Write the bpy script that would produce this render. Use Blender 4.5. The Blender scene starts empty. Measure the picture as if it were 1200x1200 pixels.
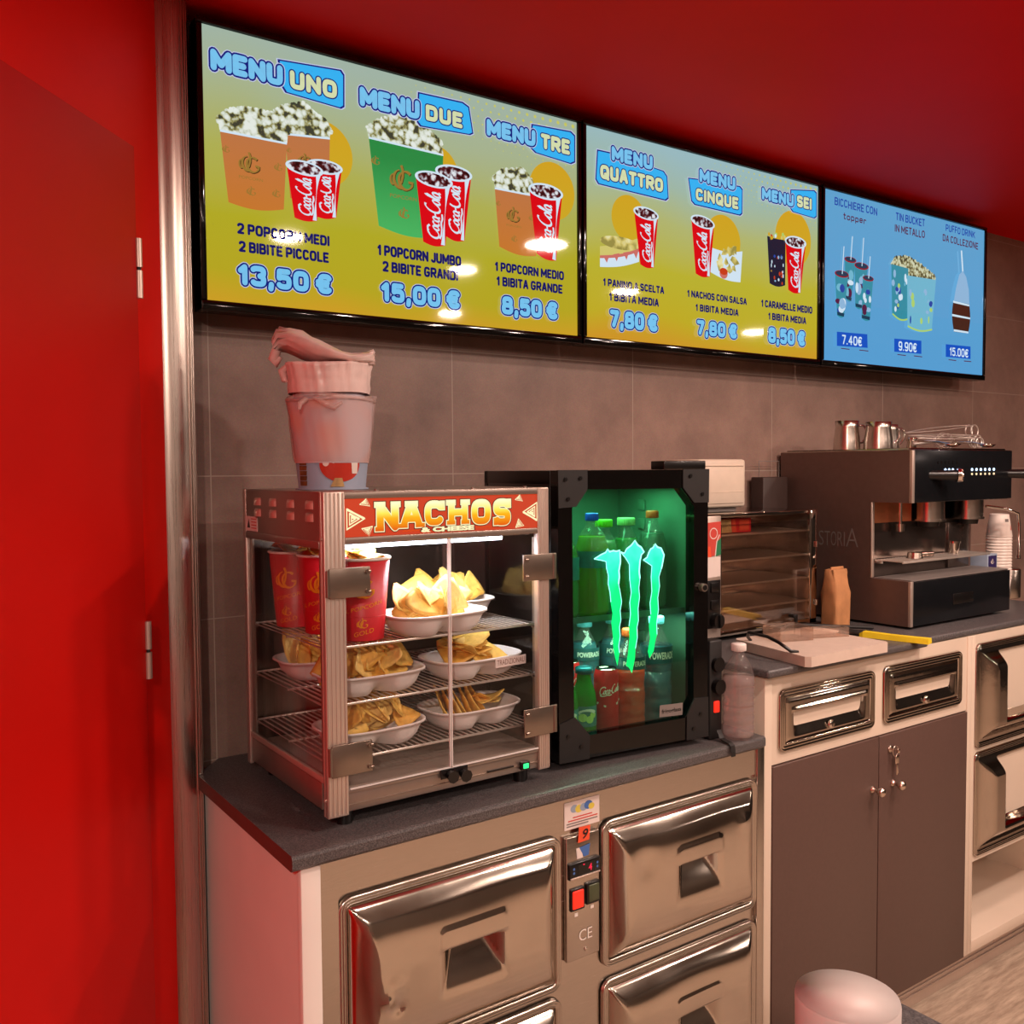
import bpy, bmesh, math, random
from mathutils import Vector, Matrix
PI = math.pi
SC = bpy.context.scene
COL = SC.collection
random.seed(7)

# ------------------------------------------------------------------ camera
cam_data = bpy.data.cameras.new('camera')
cam_data.sensor_width = 36.0
cam_data.lens = 36.0 * 1100.23 / 1200.0
cam_data.clip_start = 0.02
cam = bpy.data.objects.new('camera', cam_data)
COL.objects.link(cam)
_y, _p, _r = math.radians(35.119), math.radians(-2.6216), math.radians(-0.4008)
_f = Vector((math.sin(_y) * math.cos(_p), math.cos(_y) * math.cos(_p), math.sin(_p)))
_rt = Vector((math.cos(_y), -math.sin(_y), 0))
_up = _rt.cross(_f)
_r2 = _rt * math.cos(_r) + _up * math.sin(_r)
_u2 = -_rt * math.sin(_r) + _up * math.cos(_r)
M = Matrix((_r2, _u2, -_f)).transposed().to_4x4()
M.translation = (0, 0, 1.5258)
cam.matrix_world = M
SC.camera = cam

# ------------------------------------------------------------------ light, world, exposure
SC.view_settings.view_transform = 'Standard'
SC.view_settings.look = 'None'
SC.view_settings.exposure = 0.0
SC.view_settings.gamma = 1.0
SC.view_settings.use_curve_mapping = False
LAMP_W = 17.5
LAMP_COL = (1.0, 0.75, 0.63)
CEIL = 2.453
# the ceiling downlights, the last five unseen and added for fill: x, y, radius, share of power
LAMPS = [(1.43, .24, .055, .9), (2.36, .69, .085, .9), (2.33, .10, .055, 1.0), (2.915, -.97, .055, 1.0),
         (3.32, .11, .06, 1.0), (5.05, -.51, .07, .8), (0.55, -1.9, .06, 1.0), (1.6, -2.2, .06, 1.0),
         (5.6, -2.2, .06, .8), (-.95, -1.1, .06, 5.0), (-.9, -2.3, .06, 0.8)]  # the strongest one is placed to brighten the white side panel
world = bpy.data.worlds.new('world')
SC.world = world
world.use_nodes = True
world.node_tree.nodes['Background'].inputs[0].default_value = (1.0, .8, .68, 1)
world.node_tree.nodes['Background'].inputs[1].default_value = 0.05
SC.cycles.use_denoising = True
SC.cycles.max_bounces = 14
SC.cycles.transparent_max_bounces = 40
SC.cycles.diffuse_bounces = 5
SC.cycles.caustics_reflective = False
SC.cycles.caustics_refractive = False
SC.cycles.sample_clamp_indirect = 6.0

# ------------------------------------------------------------------ materials
def lin(c):
    return tuple(((v / 255.0) / 12.92) if v / 255.0 <= .04045 else (((v / 255.0) + .055) / 1.055) ** 2.4 for v in c)
MATS = {}
def _new(name):
    m = bpy.data.materials.new(name); m.use_nodes = True
    n = m.node_tree; b = n.nodes['Principled BSDF']
    MATS[name] = m
    return m, n, b
def pm(name, rgb, rough=.5, metal=0.0, var=.08, scale=30.0, bump=0.0, coat=0.0, stretch=None, spec=None, rvar=0.0, bscale=None):
    m, n, b = _new(name)
    c = lin(rgb)
    b.inputs['Roughness'].default_value = rough
    b.inputs['Metallic'].default_value = metal
    if coat: b.inputs['Coat Weight'].default_value = coat; b.inputs['Coat Roughness'].default_value = .06
    if spec is not None: b.inputs['Specular IOR Level'].default_value = spec
    tc = n.nodes.new('ShaderNodeTexCoord')
    mp = n.nodes.new('ShaderNodeMapping')
    if stretch: mp.inputs['Scale'].default_value = stretch
    n.links.new(tc.outputs['Object'], mp.inputs['Vector'])
    no = n.nodes.new('ShaderNodeTexNoise'); no.inputs['Scale'].default_value = scale; no.inputs['Detail'].default_value = 6
    n.links.new(mp.outputs['Vector'], no.inputs['Vector'])
    rp = n.nodes.new('ShaderNodeValToRGB')
    rp.color_ramp.elements[0].position = .3; rp.color_ramp.elements[1].position = .7
    rp.color_ramp.elements[0].color = tuple(max(0, v * (1 - var)) for v in c) + (1,)
    rp.color_ramp.elements[1].color = tuple(min(1, v * (1 + var)) for v in c) + (1,)
    n.links.new(no.outputs['Fac'], rp.inputs['Fac']); n.links.new(rp.outputs['Color'], b.inputs['Base Color'])
    if rvar:
        mr = n.nodes.new('ShaderNodeMapRange'); mr.inputs[3].default_value = max(.02, rough - rvar); mr.inputs[4].default_value = rough + rvar
        n.links.new(no.outputs['Fac'], mr.inputs[0]); n.links.new(mr.outputs[0], b.inputs['Roughness'])
    if bump:
        bp = n.nodes.new('ShaderNodeBump'); bp.inputs['Strength'].default_value = bump; bp.inputs['Distance'].default_value = .002
        src = no
        if bscale:
            src = n.nodes.new('ShaderNodeTexNoise'); src.inputs['Scale'].default_value = bscale; src.inputs['Detail'].default_value = 4
            n.links.new(mp.outputs['Vector'], src.inputs['Vector'])
        n.links.new(src.outputs['Fac'], bp.inputs['Height']); n.links.new(bp.outputs['Normal'], b.inputs['Normal'])
    return m
def em(name, rgb, k=1.0, gloss=True):
    m, n, b = _new(name)
    c = lin(rgb)
    b.inputs['Base Color'].default_value = (.004, .004, .004, 1)
    b.inputs['Roughness'].default_value = .04 if gloss else .5
    b.inputs['Emission Color'].default_value = c + (1,)
    b.inputs['Emission Strength'].default_value = k
    return m
def em_grad(name, stops, lo, hi, k=1.0, noise=None, axis='Z', base=None):
    """screen picture: a vertical colour ramp between two heights"""
    m, n, b = _new(name)
    b.inputs['Base Color'].default_value = base or (.004, .004, .004, 1); b.inputs['Roughness'].default_value = .04
    tc = n.nodes.new('ShaderNodeNewGeometry'); sp = n.nodes.new('ShaderNodeSeparateXYZ')
    n.links.new(tc.outputs['Position'], sp.inputs[0])
    mr = n.nodes.new('ShaderNodeMapRange'); mr.inputs[1].default_value = lo; mr.inputs[2].default_value = hi
    n.links.new(sp.outputs[axis], mr.inputs[0])
    rp = n.nodes.new('ShaderNodeValToRGB')
    while len(rp.color_ramp.elements) < len(stops): rp.color_ramp.elements.new(.5)
    for e, (p, c) in zip(rp.color_ramp.elements, stops): e.position = p; e.color = lin(c) + (1,)
    fac = mr.outputs[0]
    if noise:
        no = n.nodes.new('ShaderNodeTexNoise'); no.inputs['Scale'].default_value = noise; n.links.new(tc.outputs['Position'], no.inputs['Vector'])
        ad = n.nodes.new('ShaderNodeMath'); ad.operation = 'MULTIPLY_ADD'; ad.inputs[1].default_value = .35; ad.inputs[2].default_value = -.17
        n.links.new(no.outputs['Fac'], ad.inputs[0])
        a2 = n.nodes.new('ShaderNodeMath'); a2.operation = 'ADD'; n.links.new(fac, a2.inputs[0]); n.links.new(ad.outputs[0], a2.inputs[1]); fac = a2.outputs[0]
    n.links.new(fac, rp.inputs['Fac']); n.links.new(rp.outputs['Color'], b.inputs['Emission Color'])
    b.inputs['Emission Strength'].default_value = k
    return m
def em_cells(name, cols, scale, k=1.0, emit=True):
    """busy picture of popcorn, ice or chips: voronoi cells through a ramp"""
    m, n, b = _new(name)
    b.inputs['Base Color'].default_value = (.004, .004, .004, 1); b.inputs['Roughness'].default_value = .04
    tc = n.nodes.new('ShaderNodeTexCoord'); vo = n.nodes.new('ShaderNodeTexVoronoi'); vo.inputs['Scale'].default_value = scale
    no = n.nodes.new('ShaderNodeTexNoise'); no.inputs['Scale'].default_value = scale * .9; no.inputs['Detail'].default_value = 3
    n.links.new(tc.outputs['Object'], vo.inputs['Vector']); n.links.new(tc.outputs['Object'], no.inputs['Vector'])
    ad = n.nodes.new('ShaderNodeMath'); ad.operation = 'MULTIPLY_ADD'; ad.inputs[1].default_value = .55
    n.links.new(vo.outputs['Distance'], ad.inputs[0])
    n.links.new(no.outputs['Fac'], ad.inputs[2])
    rp = n.nodes.new('ShaderNodeValToRGB')
    while len(rp.color_ramp.elements) < len(cols): rp.color_ramp.elements.new(.5)
    for e, (p, c) in zip(rp.color_ramp.elements, cols): e.position = p; e.color = lin(c) + (1,)
    n.links.new(ad.outputs[0], rp.inputs['Fac'])
    if emit:
        n.links.new(rp.outputs['Color'], b.inputs['Emission Color']); b.inputs['Emission Strength'].default_value = k
    else:
        n.links.new(rp.outputs['Color'], b.inputs['Base Color']); b.inputs['Roughness'].default_value = .6
    return m
def thin_glass(name, tint=(255, 255, 255), gloss=1.0, rough=.0, ior=1.45, haze=0.0, haze_rgb=(255, 255, 255)):
    m, n, b = _new(name)
    n.nodes.remove(b); out = n.nodes['Material Output']
    tr = n.nodes.new('ShaderNodeBsdfTransparent'); tr.inputs[0].default_value = lin(tint) + (1,)
    gl = n.nodes.new('ShaderNodeBsdfGlossy'); gl.inputs['Roughness'].default_value = rough; gl.inputs[0].default_value = (gloss, gloss, gloss, 1)
    lw = n.nodes.new('ShaderNodeLayerWeight'); lw.inputs['Blend'].default_value = .5
    pw = n.nodes.new('ShaderNodeMath'); pw.operation = 'POWER'; pw.inputs[1].default_value = 5; n.links.new(lw.outputs['Facing'], pw.inputs[0])
    f0 = ((ior - 1) / (ior + 1)) ** 2
    fr = n.nodes.new('ShaderNodeMath'); fr.operation = 'MULTIPLY_ADD'; fr.inputs[1].default_value = (1 - f0) * .8; fr.inputs[2].default_value = f0; n.links.new(pw.outputs[0], fr.inputs[0])
    mx = n.nodes.new('ShaderNodeMixShader')
    n.links.new(fr.outputs[0], mx.inputs[0])
    src = tr
    if haze:
        df = n.nodes.new('ShaderNodeBsdfDiffuse'); df.inputs[0].default_value = lin(haze_rgb) + (1,)
        m2 = n.nodes.new('ShaderNodeMixShader'); m2.inputs[0].default_value = haze
        n.links.new(tr.outputs[0], m2.inputs[1]); n.links.new(df.outputs[0], m2.inputs[2]); src = m2
    n.links.new(src.outputs[0], mx.inputs[1]); n.links.new(gl.outputs[0], mx.inputs[2])
    n.links.new(mx.outputs[0], out.inputs[0])
    return m
def liquid(name, rgb, trans=.35, rough=.08):
    """drink in a bottle: coloured, partly see-through"""
    m, n, b = _new(name)
    b.inputs['Base Color'].default_value = lin(rgb) + (1,); b.inputs['Roughness'].default_value = rough
    out = n.nodes['Material Output']
    tr = n.nodes.new('ShaderNodeBsdfTransparent'); tr.inputs[0].default_value = lin(rgb) + (1,)
    tl = n.nodes.new('ShaderNodeBsdfTranslucent'); tl.inputs[0].default_value = lin(rgb) + (1,)
    m1 = n.nodes.new('ShaderNodeMixShader'); m1.inputs[0].default_value = .45
    n.links.new(b.outputs[0], m1.inputs[1]); n.links.new(tl.outputs[0], m1.inputs[2])
    m2 = n.nodes.new('ShaderNodeMixShader'); m2.inputs[0].default_value = trans
    n.links.new(m1.outputs[0], m2.inputs[1]); n.links.new(tr.outputs[0], m2.inputs[2])
    n.links.new(m2.outputs[0], out.inputs[0])
    return m
def tile_mat(name):
    m, n, b = _new(name)
    tc = n.nodes.new('ShaderNodeTexCoord'); sp = n.nodes.new('ShaderNodeSeparateXYZ'); n.links.new(tc.outputs['Object'], sp.inputs[0])
    def line(sock, off, size, half):
        a = n.nodes.new('ShaderNodeMath'); a.operation = 'SUBTRACT'; n.links.new(sock, a.inputs[0]); a.inputs[1].default_value = off - size * 20
        mo = n.nodes.new('ShaderNodeMath'); mo.operation = 'MODULO'; n.links.new(a.outputs[0], mo.inputs[0]); mo.inputs[1].default_value = size
        l = n.nodes.new('ShaderNodeMath'); l.operation = 'LESS_THAN'; n.links.new(mo.outputs[0], l.inputs[0]); l.inputs[1].default_value = half
        return l.outputs[0]
    gx = line(sp.outputs['X'], .624, .6025, .0025); gz = line(sp.outputs['Z'], 1.514, .3045, .0022)
    mx = n.nodes.new('ShaderNodeMath'); mx.operation = 'MAXIMUM'; n.links.new(gx, mx.inputs[0]); n.links.new(gz, mx.inputs[1])
    n1 = n.nodes.new('ShaderNodeTexNoise'); n1.inputs['Scale'].default_value = 3.2; n1.inputs['Detail'].default_value = 9; n1.inputs['Roughness'].default_value = .7
    n.links.new(tc.outputs['Object'], n1.inputs['Vector'])
    rp = n.nodes.new('ShaderNodeValToRGB'); rp.color_ramp.elements[0].position = .28; rp.color_ramp.elements[1].position = .75
    rp.color_ramp.elements[0].color = lin((114, 92, 84)) + (1,); rp.color_ramp.elements[1].color = lin((162, 134, 121)) + (1,)
    n.links.new(n1.outputs['Fac'], rp.inputs['Fac'])
    n2 = n.nodes.new('ShaderNodeTexNoise'); n2.inputs['Scale'].default_value = 260; n.links.new(tc.outputs['Object'], n2.inputs['Vector'])
    mm = n.nodes.new('ShaderNodeMix'); mm.data_type = 'RGBA'; mm.blend_type = 'OVERLAY'; mm.inputs[0].default_value = .25
    n.links.new(rp.outputs['Color'], mm.inputs[6]); n.links.new(n2.outputs['Color'], mm.inputs[7])
    hs = n.nodes.new('ShaderNodeMix'); hs.data_type = 'RGBA'; n.links.new(mx.outputs[0], hs.inputs[0]); n.links.new(mm.outputs[2], hs.inputs[6])
    hs.inputs[7].default_value = lin((168, 152, 140)) + (1,)
    n.links.new(hs.outputs[2], b.inputs['Base Color']); b.inputs['Roughness'].default_value = .45
    bp = n.nodes.new('ShaderNodeBump'); bp.inputs['Strength'].default_value = .15; bp.inputs['Distance'].default_value = .002
    n.links.new(n1.outputs['Fac'], bp.inputs['Height']); n.links.new(bp.outputs['Normal'], b.inputs['Normal'])
    return m
def wood_floor(name):
    m, n, b = _new(name)
    tc = n.nodes.new('ShaderNodeTexCoord'); mp = n.nodes.new('ShaderNodeMapping'); mp.inputs['Scale'].default_value = (1.2, 9, 1)
    n.links.new(tc.outputs['Object'], mp.inputs['Vector'])
    no = n.nodes.new('ShaderNodeTexNoise'); no.inputs['Scale'].default_value = 6; no.inputs['Detail'].default_value = 10; no.inputs['Roughness'].default_value = .7
    n.links.new(mp.outputs['Vector'], no.inputs['Vector'])
    rp = n.nodes.new('ShaderNodeValToRGB'); rp.color_ramp.elements[0].position = .25; rp.color_ramp.elements[1].position = .72
    rp.color_ramp.elements[0].color = lin((120, 100, 84)) + (1,); rp.color_ramp.elements[1].color = lin((205, 184, 162)) + (1,)
    n.links.new(no.outputs['Fac'], rp.inputs['Fac']); n.links.new(rp.outputs['Color'], b.inputs['Base Color']); b.inputs['Roughness'].default_value = .5
    return m
def fine_speckle(name, a, bcol, scale, rough):
    m, n, b = _new(name)
    tc = n.nodes.new('ShaderNodeTexCoord'); no = n.nodes.new('ShaderNodeTexNoise'); no.inputs['Scale'].default_value = scale; no.inputs['Detail'].default_value = 2
    n.links.new(tc.outputs['Object'], no.inputs['Vector'])
    rp = n.nodes.new('ShaderNodeValToRGB'); rp.color_ramp.elements[0].position = .38; rp.color_ramp.elements[1].position = .66
    rp.color_ramp.elements[0].color = lin(a) + (1,); rp.color_ramp.elements[1].color = lin(bcol) + (1,)
    n.links.new(no.outputs['Fac'], rp.inputs['Fac']); n.links.new(rp.outputs['Color'], b.inputs['Base Color'])
    b.inputs['Roughness'].default_value = rough
    bp = n.nodes.new('ShaderNodeBump'); bp.inputs['Strength'].default_value = .25; bp.inputs['Distance'].default_value = .001
    n.links.new(no.outputs['Fac'], bp.inputs['Height']); n.links.new(bp.outputs['Normal'], b.inputs['Normal'])
    return m

tile_mat('tile'); wood_floor('floorwood')
pm('redwall', (234, 18, 5), .5, var=.05, scale=4, spec=.2)
pm('reddoor', (198, 14, 6), .45, var=.05, scale=4, spec=.25)
pm('redceil', (216, 10, 4), .6, var=.04, scale=3, spec=.12)
pm('greyceil', (128, 114, 106), .7, var=.04, scale=3)
pm('darkwall', (30, 26, 24), .7, var=.05, scale=3)
pm('creamwall', (96, 86, 78), .7, var=.05, scale=3)
pm('steel', (200, 190, 180), .24, 1.0, var=.05, scale=18, stretch=(2, 2, 30), rvar=.07, bump=.04)
pm('steeldoor', (205, 194, 182), .13, 1.0, var=.06, scale=9, rvar=.06, bump=.10, bscale=14)
pm('steelhi', (190, 178, 166), .08, 1.0, var=.06, scale=12, rvar=.04, bump=.12, bscale=20)
pm('tube_steel', (206, 194, 184), .29, 1.0, var=.10, scale=14, stretch=(40, 40, .5), rvar=.08)
pm('chrome', (225, 215, 205), .08, 1.0, var=.03)
pm('brass', (216, 198, 184), .2, 1.0, var=.05)
pm('alu', (214, 196, 184), .38, .75, var=.05, scale=20, stretch=(60, 60, 1))
pm('alu_flat', (170, 156, 146), .35, .85, var=.06, scale=20)
pm('black', (14, 12, 12), .3, var=.2)
pm('blackgloss', (9, 8, 8), .07, var=.2)
pm('blackmatte', (22, 20, 20), .55, var=.15)
pm('darkpanel', (44, 38, 36), .22, .3, var=.1)
pm('backmirror', (112, 98, 90), .28, .9, var=.05)
pm('white', (232, 222, 212), .45, var=.03)
pm('whitepanel', (232, 224, 216), .4, var=.03, scale=6)
pm('postwhite', (216, 198, 180), .4, var=.03, scale=6)
pm('traywhite', (238, 232, 228), .5, var=.02)
pm('board', (204, 184, 170), .5, var=.05, scale=40)
pm('doorbrown', (88, 66, 59), .42, var=.05, scale=120)
fine_speckle('worktop', (60, 57, 58), (102, 97, 97), 420, .42)
pm('chipboard', (196, 156, 112), .8, var=.25, scale=300)
pm('machine', (110, 86, 78), .38, .4, var=.05, scale=60)
pm('machinedark', (30, 26, 25), .14, .35, var=.1)
pm('copper', (206, 132, 92), .38, .7, var=.05)
pm('red', (214, 30, 34), .4, var=.05)
pm('redcup', (206, 26, 40), .42, var=.04)
pm('gold', (214, 150, 40), .35, .4, var=.1)
pm('goldline', (246, 160, 30), .45, var=.1)
pm('chip_a', (232, 190, 92), .6, var=.16, scale=90, bump=.4)
pm('chip_b', (222, 168, 70), .6, var=.18, scale=90, bump=.4)
pm('chip_c', (240, 206, 120), .6, var=.14, scale=90, bump=.4)
pm('yellow', (236, 206, 40), .45, var=.06)
pm('bag', (186, 130, 84), .75, var=.16, scale=26, bump=.5)
pm('plasticwrap', (240, 216, 210), .3, var=.12, scale=22, bump=.5)
pm('paperblue', (150, 164, 184), .5, var=.05)
pm('mushred', (196, 50, 30), .4, var=.06)
pm('brick_brown', (120, 82, 44), .55, var=.5, scale=60)
pm('tan', (196, 160, 104), .55, var=.3, scale=60)
pm('cupwhite', (240, 226, 216), .5, var=.02)
pm('canwhite', (198, 184, 180), .5, var=.02)
pm('peach', (236, 176, 140), .5, var=.04)
pm('orange_sticker', (232, 84, 50), .5, var=.04)
pm('stickerwhite', (226, 212, 206), .5, var=.03)
pm('stickerred', (200, 70, 60), .5, var=.04)
pm('stickerblue', (70, 110, 176), .5, var=.04)
pm('stickergreen', (40, 120, 80), .5, var=.1)
pm('stickeryellow', (220, 200, 80), .5, var=.1)
pm('grey', (120, 112, 108), .5, var=.05)
pm('endgrain', (92, 58, 50), .5, var=.1); pm('olive', (70, 76, 52), .4, var=.1)
pm('edgewhite', (236, 232, 228), .3, var=.02); pm('hingeplate', (150, 136, 124), .3, .9, var=.06, scale=25)
thin_glass('wrapclear', (255, 248, 246), .8, .15, 1.4, .30, (240, 214, 208))
def wrap_print():
    m, n, b = _new('wrapprint')
    tc = n.nodes.new('ShaderNodeTexCoord'); no = n.nodes.new('ShaderNodeTexNoise'); no.inputs['Scale'].default_value = 11; no.inputs['Detail'].default_value = 0
    n.links.new(tc.outputs['Object'], no.inputs['Vector']); rp = n.nodes.new('ShaderNodeValToRGB')
    st = [(.2, (226, 170, 156)), (.4, (206, 198, 208)), (.55, (202, 200, 212)), (.68, (236, 176, 152)), (.85, (220, 206, 176))]
    while len(rp.color_ramp.elements) < len(st): rp.color_ramp.elements.new(.5)
    for e, (p, c) in zip(rp.color_ramp.elements, st): e.position = p; e.color = lin(c) + (1,)
    n.links.new(no.outputs['Fac'], rp.inputs['Fac']); n.links.new(rp.outputs['Color'], b.inputs['Base Color']); b.inputs['Roughness'].default_value = .5
wrap_print()
pm('liner', (84, 122, 102), .5, var=.05); pm('shelfglass', (70, 110, 100), .3, var=.05); pm('cappale', (150, 190, 120), .4, var=.05)
pm('capteal', (30, 110, 130), .3, .5, var=.05); pm('labellime', (190, 215, 120), .4, var=.1); pm('labelclear', (40, 84, 92), .3, var=.1)
pm('cream', (216, 200, 182), .45, var=.03); pm('panelblack', (30, 32, 36), .2, .55, var=.1); pm('splash', (120, 108, 102), .2, .9, var=.1)
pm('capviolet', (50, 40, 90), .4, var=.1); em('ledwarm', (255, 220, 170), 1.4, False)
pm('darkbox', (60, 46, 42), .5, var=.06)
pm('signred', (205, 44, 16), .35, var=.15, scale=14)
pm('inkbrown', (110, 50, 24), .5)
pm('capblue', (20, 80, 220), .4, var=.05)
pm('capgreen', (110, 190, 30), .4, var=.05)
pm('caporange', (226, 90, 40), .4, var=.05)
pm('capwhite', (232, 224, 220), .4, var=.03)
pm('label_teal', (40, 120, 120), .4, var=.2, scale=50)
pm('cyan', (110, 190, 210), .4, var=.1)
thin_glass('glass', (250, 250, 250), .9, 0.0, 1.45)
thin_glass('fridgeglass', (214, 240, 228), .9, 0.0, 1.5)
thin_glass('ovenglass', (236, 226, 218), 1.0, .01, 2.1)
pm('ovenlining', (226, 212, 200), .2, .85, var=.2, scale=24, bump=.5)
pm('wire', (238, 228, 218), .32, .75, var=.05)
thin_glass('pet', (250, 246, 246), 1.0, .05, 1.6, .05, (235, 225, 222))
thin_glass('water', (246, 240, 240), .6, .1, 1.35, .17, (225, 208, 204))
thin_glass('clearplastic', (246, 238, 232), 1.0, .06, 1.6, .10, (225, 205, 190))
liquid('soda_lemon', (150, 200, 20)); liquid('soda_green', (30, 190, 70)); liquid('glassgreen', (20, 170, 60), .25)
liquid('sport_orange', (250, 80, 26), .12); liquid('sport_blue', (40, 140, 165), .2); liquid('soda_clear', (120, 190, 160), .5)
LAMPMAT = em('lampglow', (255, 232, 208), 10.0, False)
em_grad('claw', [(0, (0, 250, 110)), (.55, (10, 255, 130)), (.8, (40, 255, 190)), (1, (90, 255, 225))], 1.12, 1.37, 1.25, 26); em('clawedge', (150, 255, 236), 2.0, False)
em('ledgreen', (40, 230, 120), 2.0, False); em('ledred', (255, 40, 20), 1.4, False); em('digitred', (230, 20, 60), 1.4, False); em('ledblue', (190, 220, 255), 3.0, False)
em('signyellow', (255, 226, 60), 1.0, False); em('signcream', (255, 246, 190), 1.0, False); em('signorange', (214, 58, 16), .9, False)
em_grad('signtext', [(0, (226, 80, 20)), (.45, (255, 180, 30)), (.62, (255, 236, 90)), (1, (255, 255, 214))], 1.418, 1.470, 1.0)
em('signdark', (70, 20, 14), 1.0, False)
em('caselight', (235, 240, 255), 9.0, False)
em('fridgelight', (150, 255, 200), 2.2, False)
for k_, c_, g_ in [('s_navy', (18, 30, 120), 1), ('s_sky', (116, 190, 232), 1), ('s_cyan', (48, 176, 240), 1), ('s_cream', (206, 214, 168), 1), ('s_halo', (190, 200, 230), 1),
                   ('s_red', (214, 8, 20), 1), ('s_redd', (160, 4, 14), 1), ('s_white', (206, 226, 240), 1), ('s_body', (22, 22, 96), 1), ('s_gold', (150, 116, 50), 1), ('s_goldd', (70, 50, 24), 1),
                   ('s_teal', (50, 140, 160), 1), ('s_tealw', (110, 180, 205), 1), ('s_brown', (70, 36, 26), 1), ('s_paleb', (140, 180, 215), 1), ('s_pblue', (20, 80, 190), 1), ('s_blue', (36, 70, 160), 1),
                   ('s_mar', (84, 30, 66), 1), ('s_dot', (196, 196, 96), 1), ('s_bun', (206, 196, 110), 1), ('s_ham', (200, 110, 100), 1), ('s_bed', (96, 168, 214), 1), ('s_candy', (22, 30, 50), 1), ('s_salsa', (196, 60, 24), 1), ('s_lime', (170, 205, 110), 1), ('s_darkteal', (24, 60, 84), 1)]:
    em(k_, c_, 1.0)
em_grad('s_orange', [(0, (196, 118, 44)), (1, (186, 116, 70))], 2.05, 2.22)
em_grad('s_green', [(0, (70, 180, 96)), (1, (36, 136, 66))], 2.05, 2.22)
em_grad('s_bg', [(0, (202, 156, 36)), (.12, (180, 164, 32)), (.35, (176, 168, 36)), (.58, (172, 174, 84)), (.8, (164, 178, 142)), (1, (158, 178, 164))], 1.868, 2.408, 1.0, 1.6)
em_grad('s_bg2', [(0, (204, 148, 38)), (.12, (190, 170, 36)), (.35, (184, 176, 48)), (.6, (174, 180, 112)), (.8, (156, 182, 166)), (1, (150, 184, 190))], 1.868, 2.408, 1.0, 1.6)
em_grad('s_bg3', [(0, (86, 156, 208)), (1, (92, 160, 204))], 1.868, 2.408, 1.0)
em_grad('s_sun', [(0, (196, 176, 40)), (1, (206, 160, 34))], 1.9, 2.3)
em_cells('s_pop', [(0.62, (226, 232, 224)), (.78, (200, 208, 190)), (.88, (150, 146, 90)), (.98, (60, 64, 50))], 75)
em_cells('s_pop2', [(0.6, (206, 210, 180)), (.76, (180, 180, 140)), (.88, (120, 110, 70)), (.98, (60, 64, 50))], 90)
em_cells('s_ice', [(0.62, (220, 226, 230)), (.72, (150, 140, 150)), (.8, (90, 30, 32)), (.95, (40, 12, 14))], 85)
em_cells('s_chips', [(0.6, (226, 220, 166)), (.75, (210, 194, 110)), (.95, (150, 140, 70))], 40)
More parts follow.
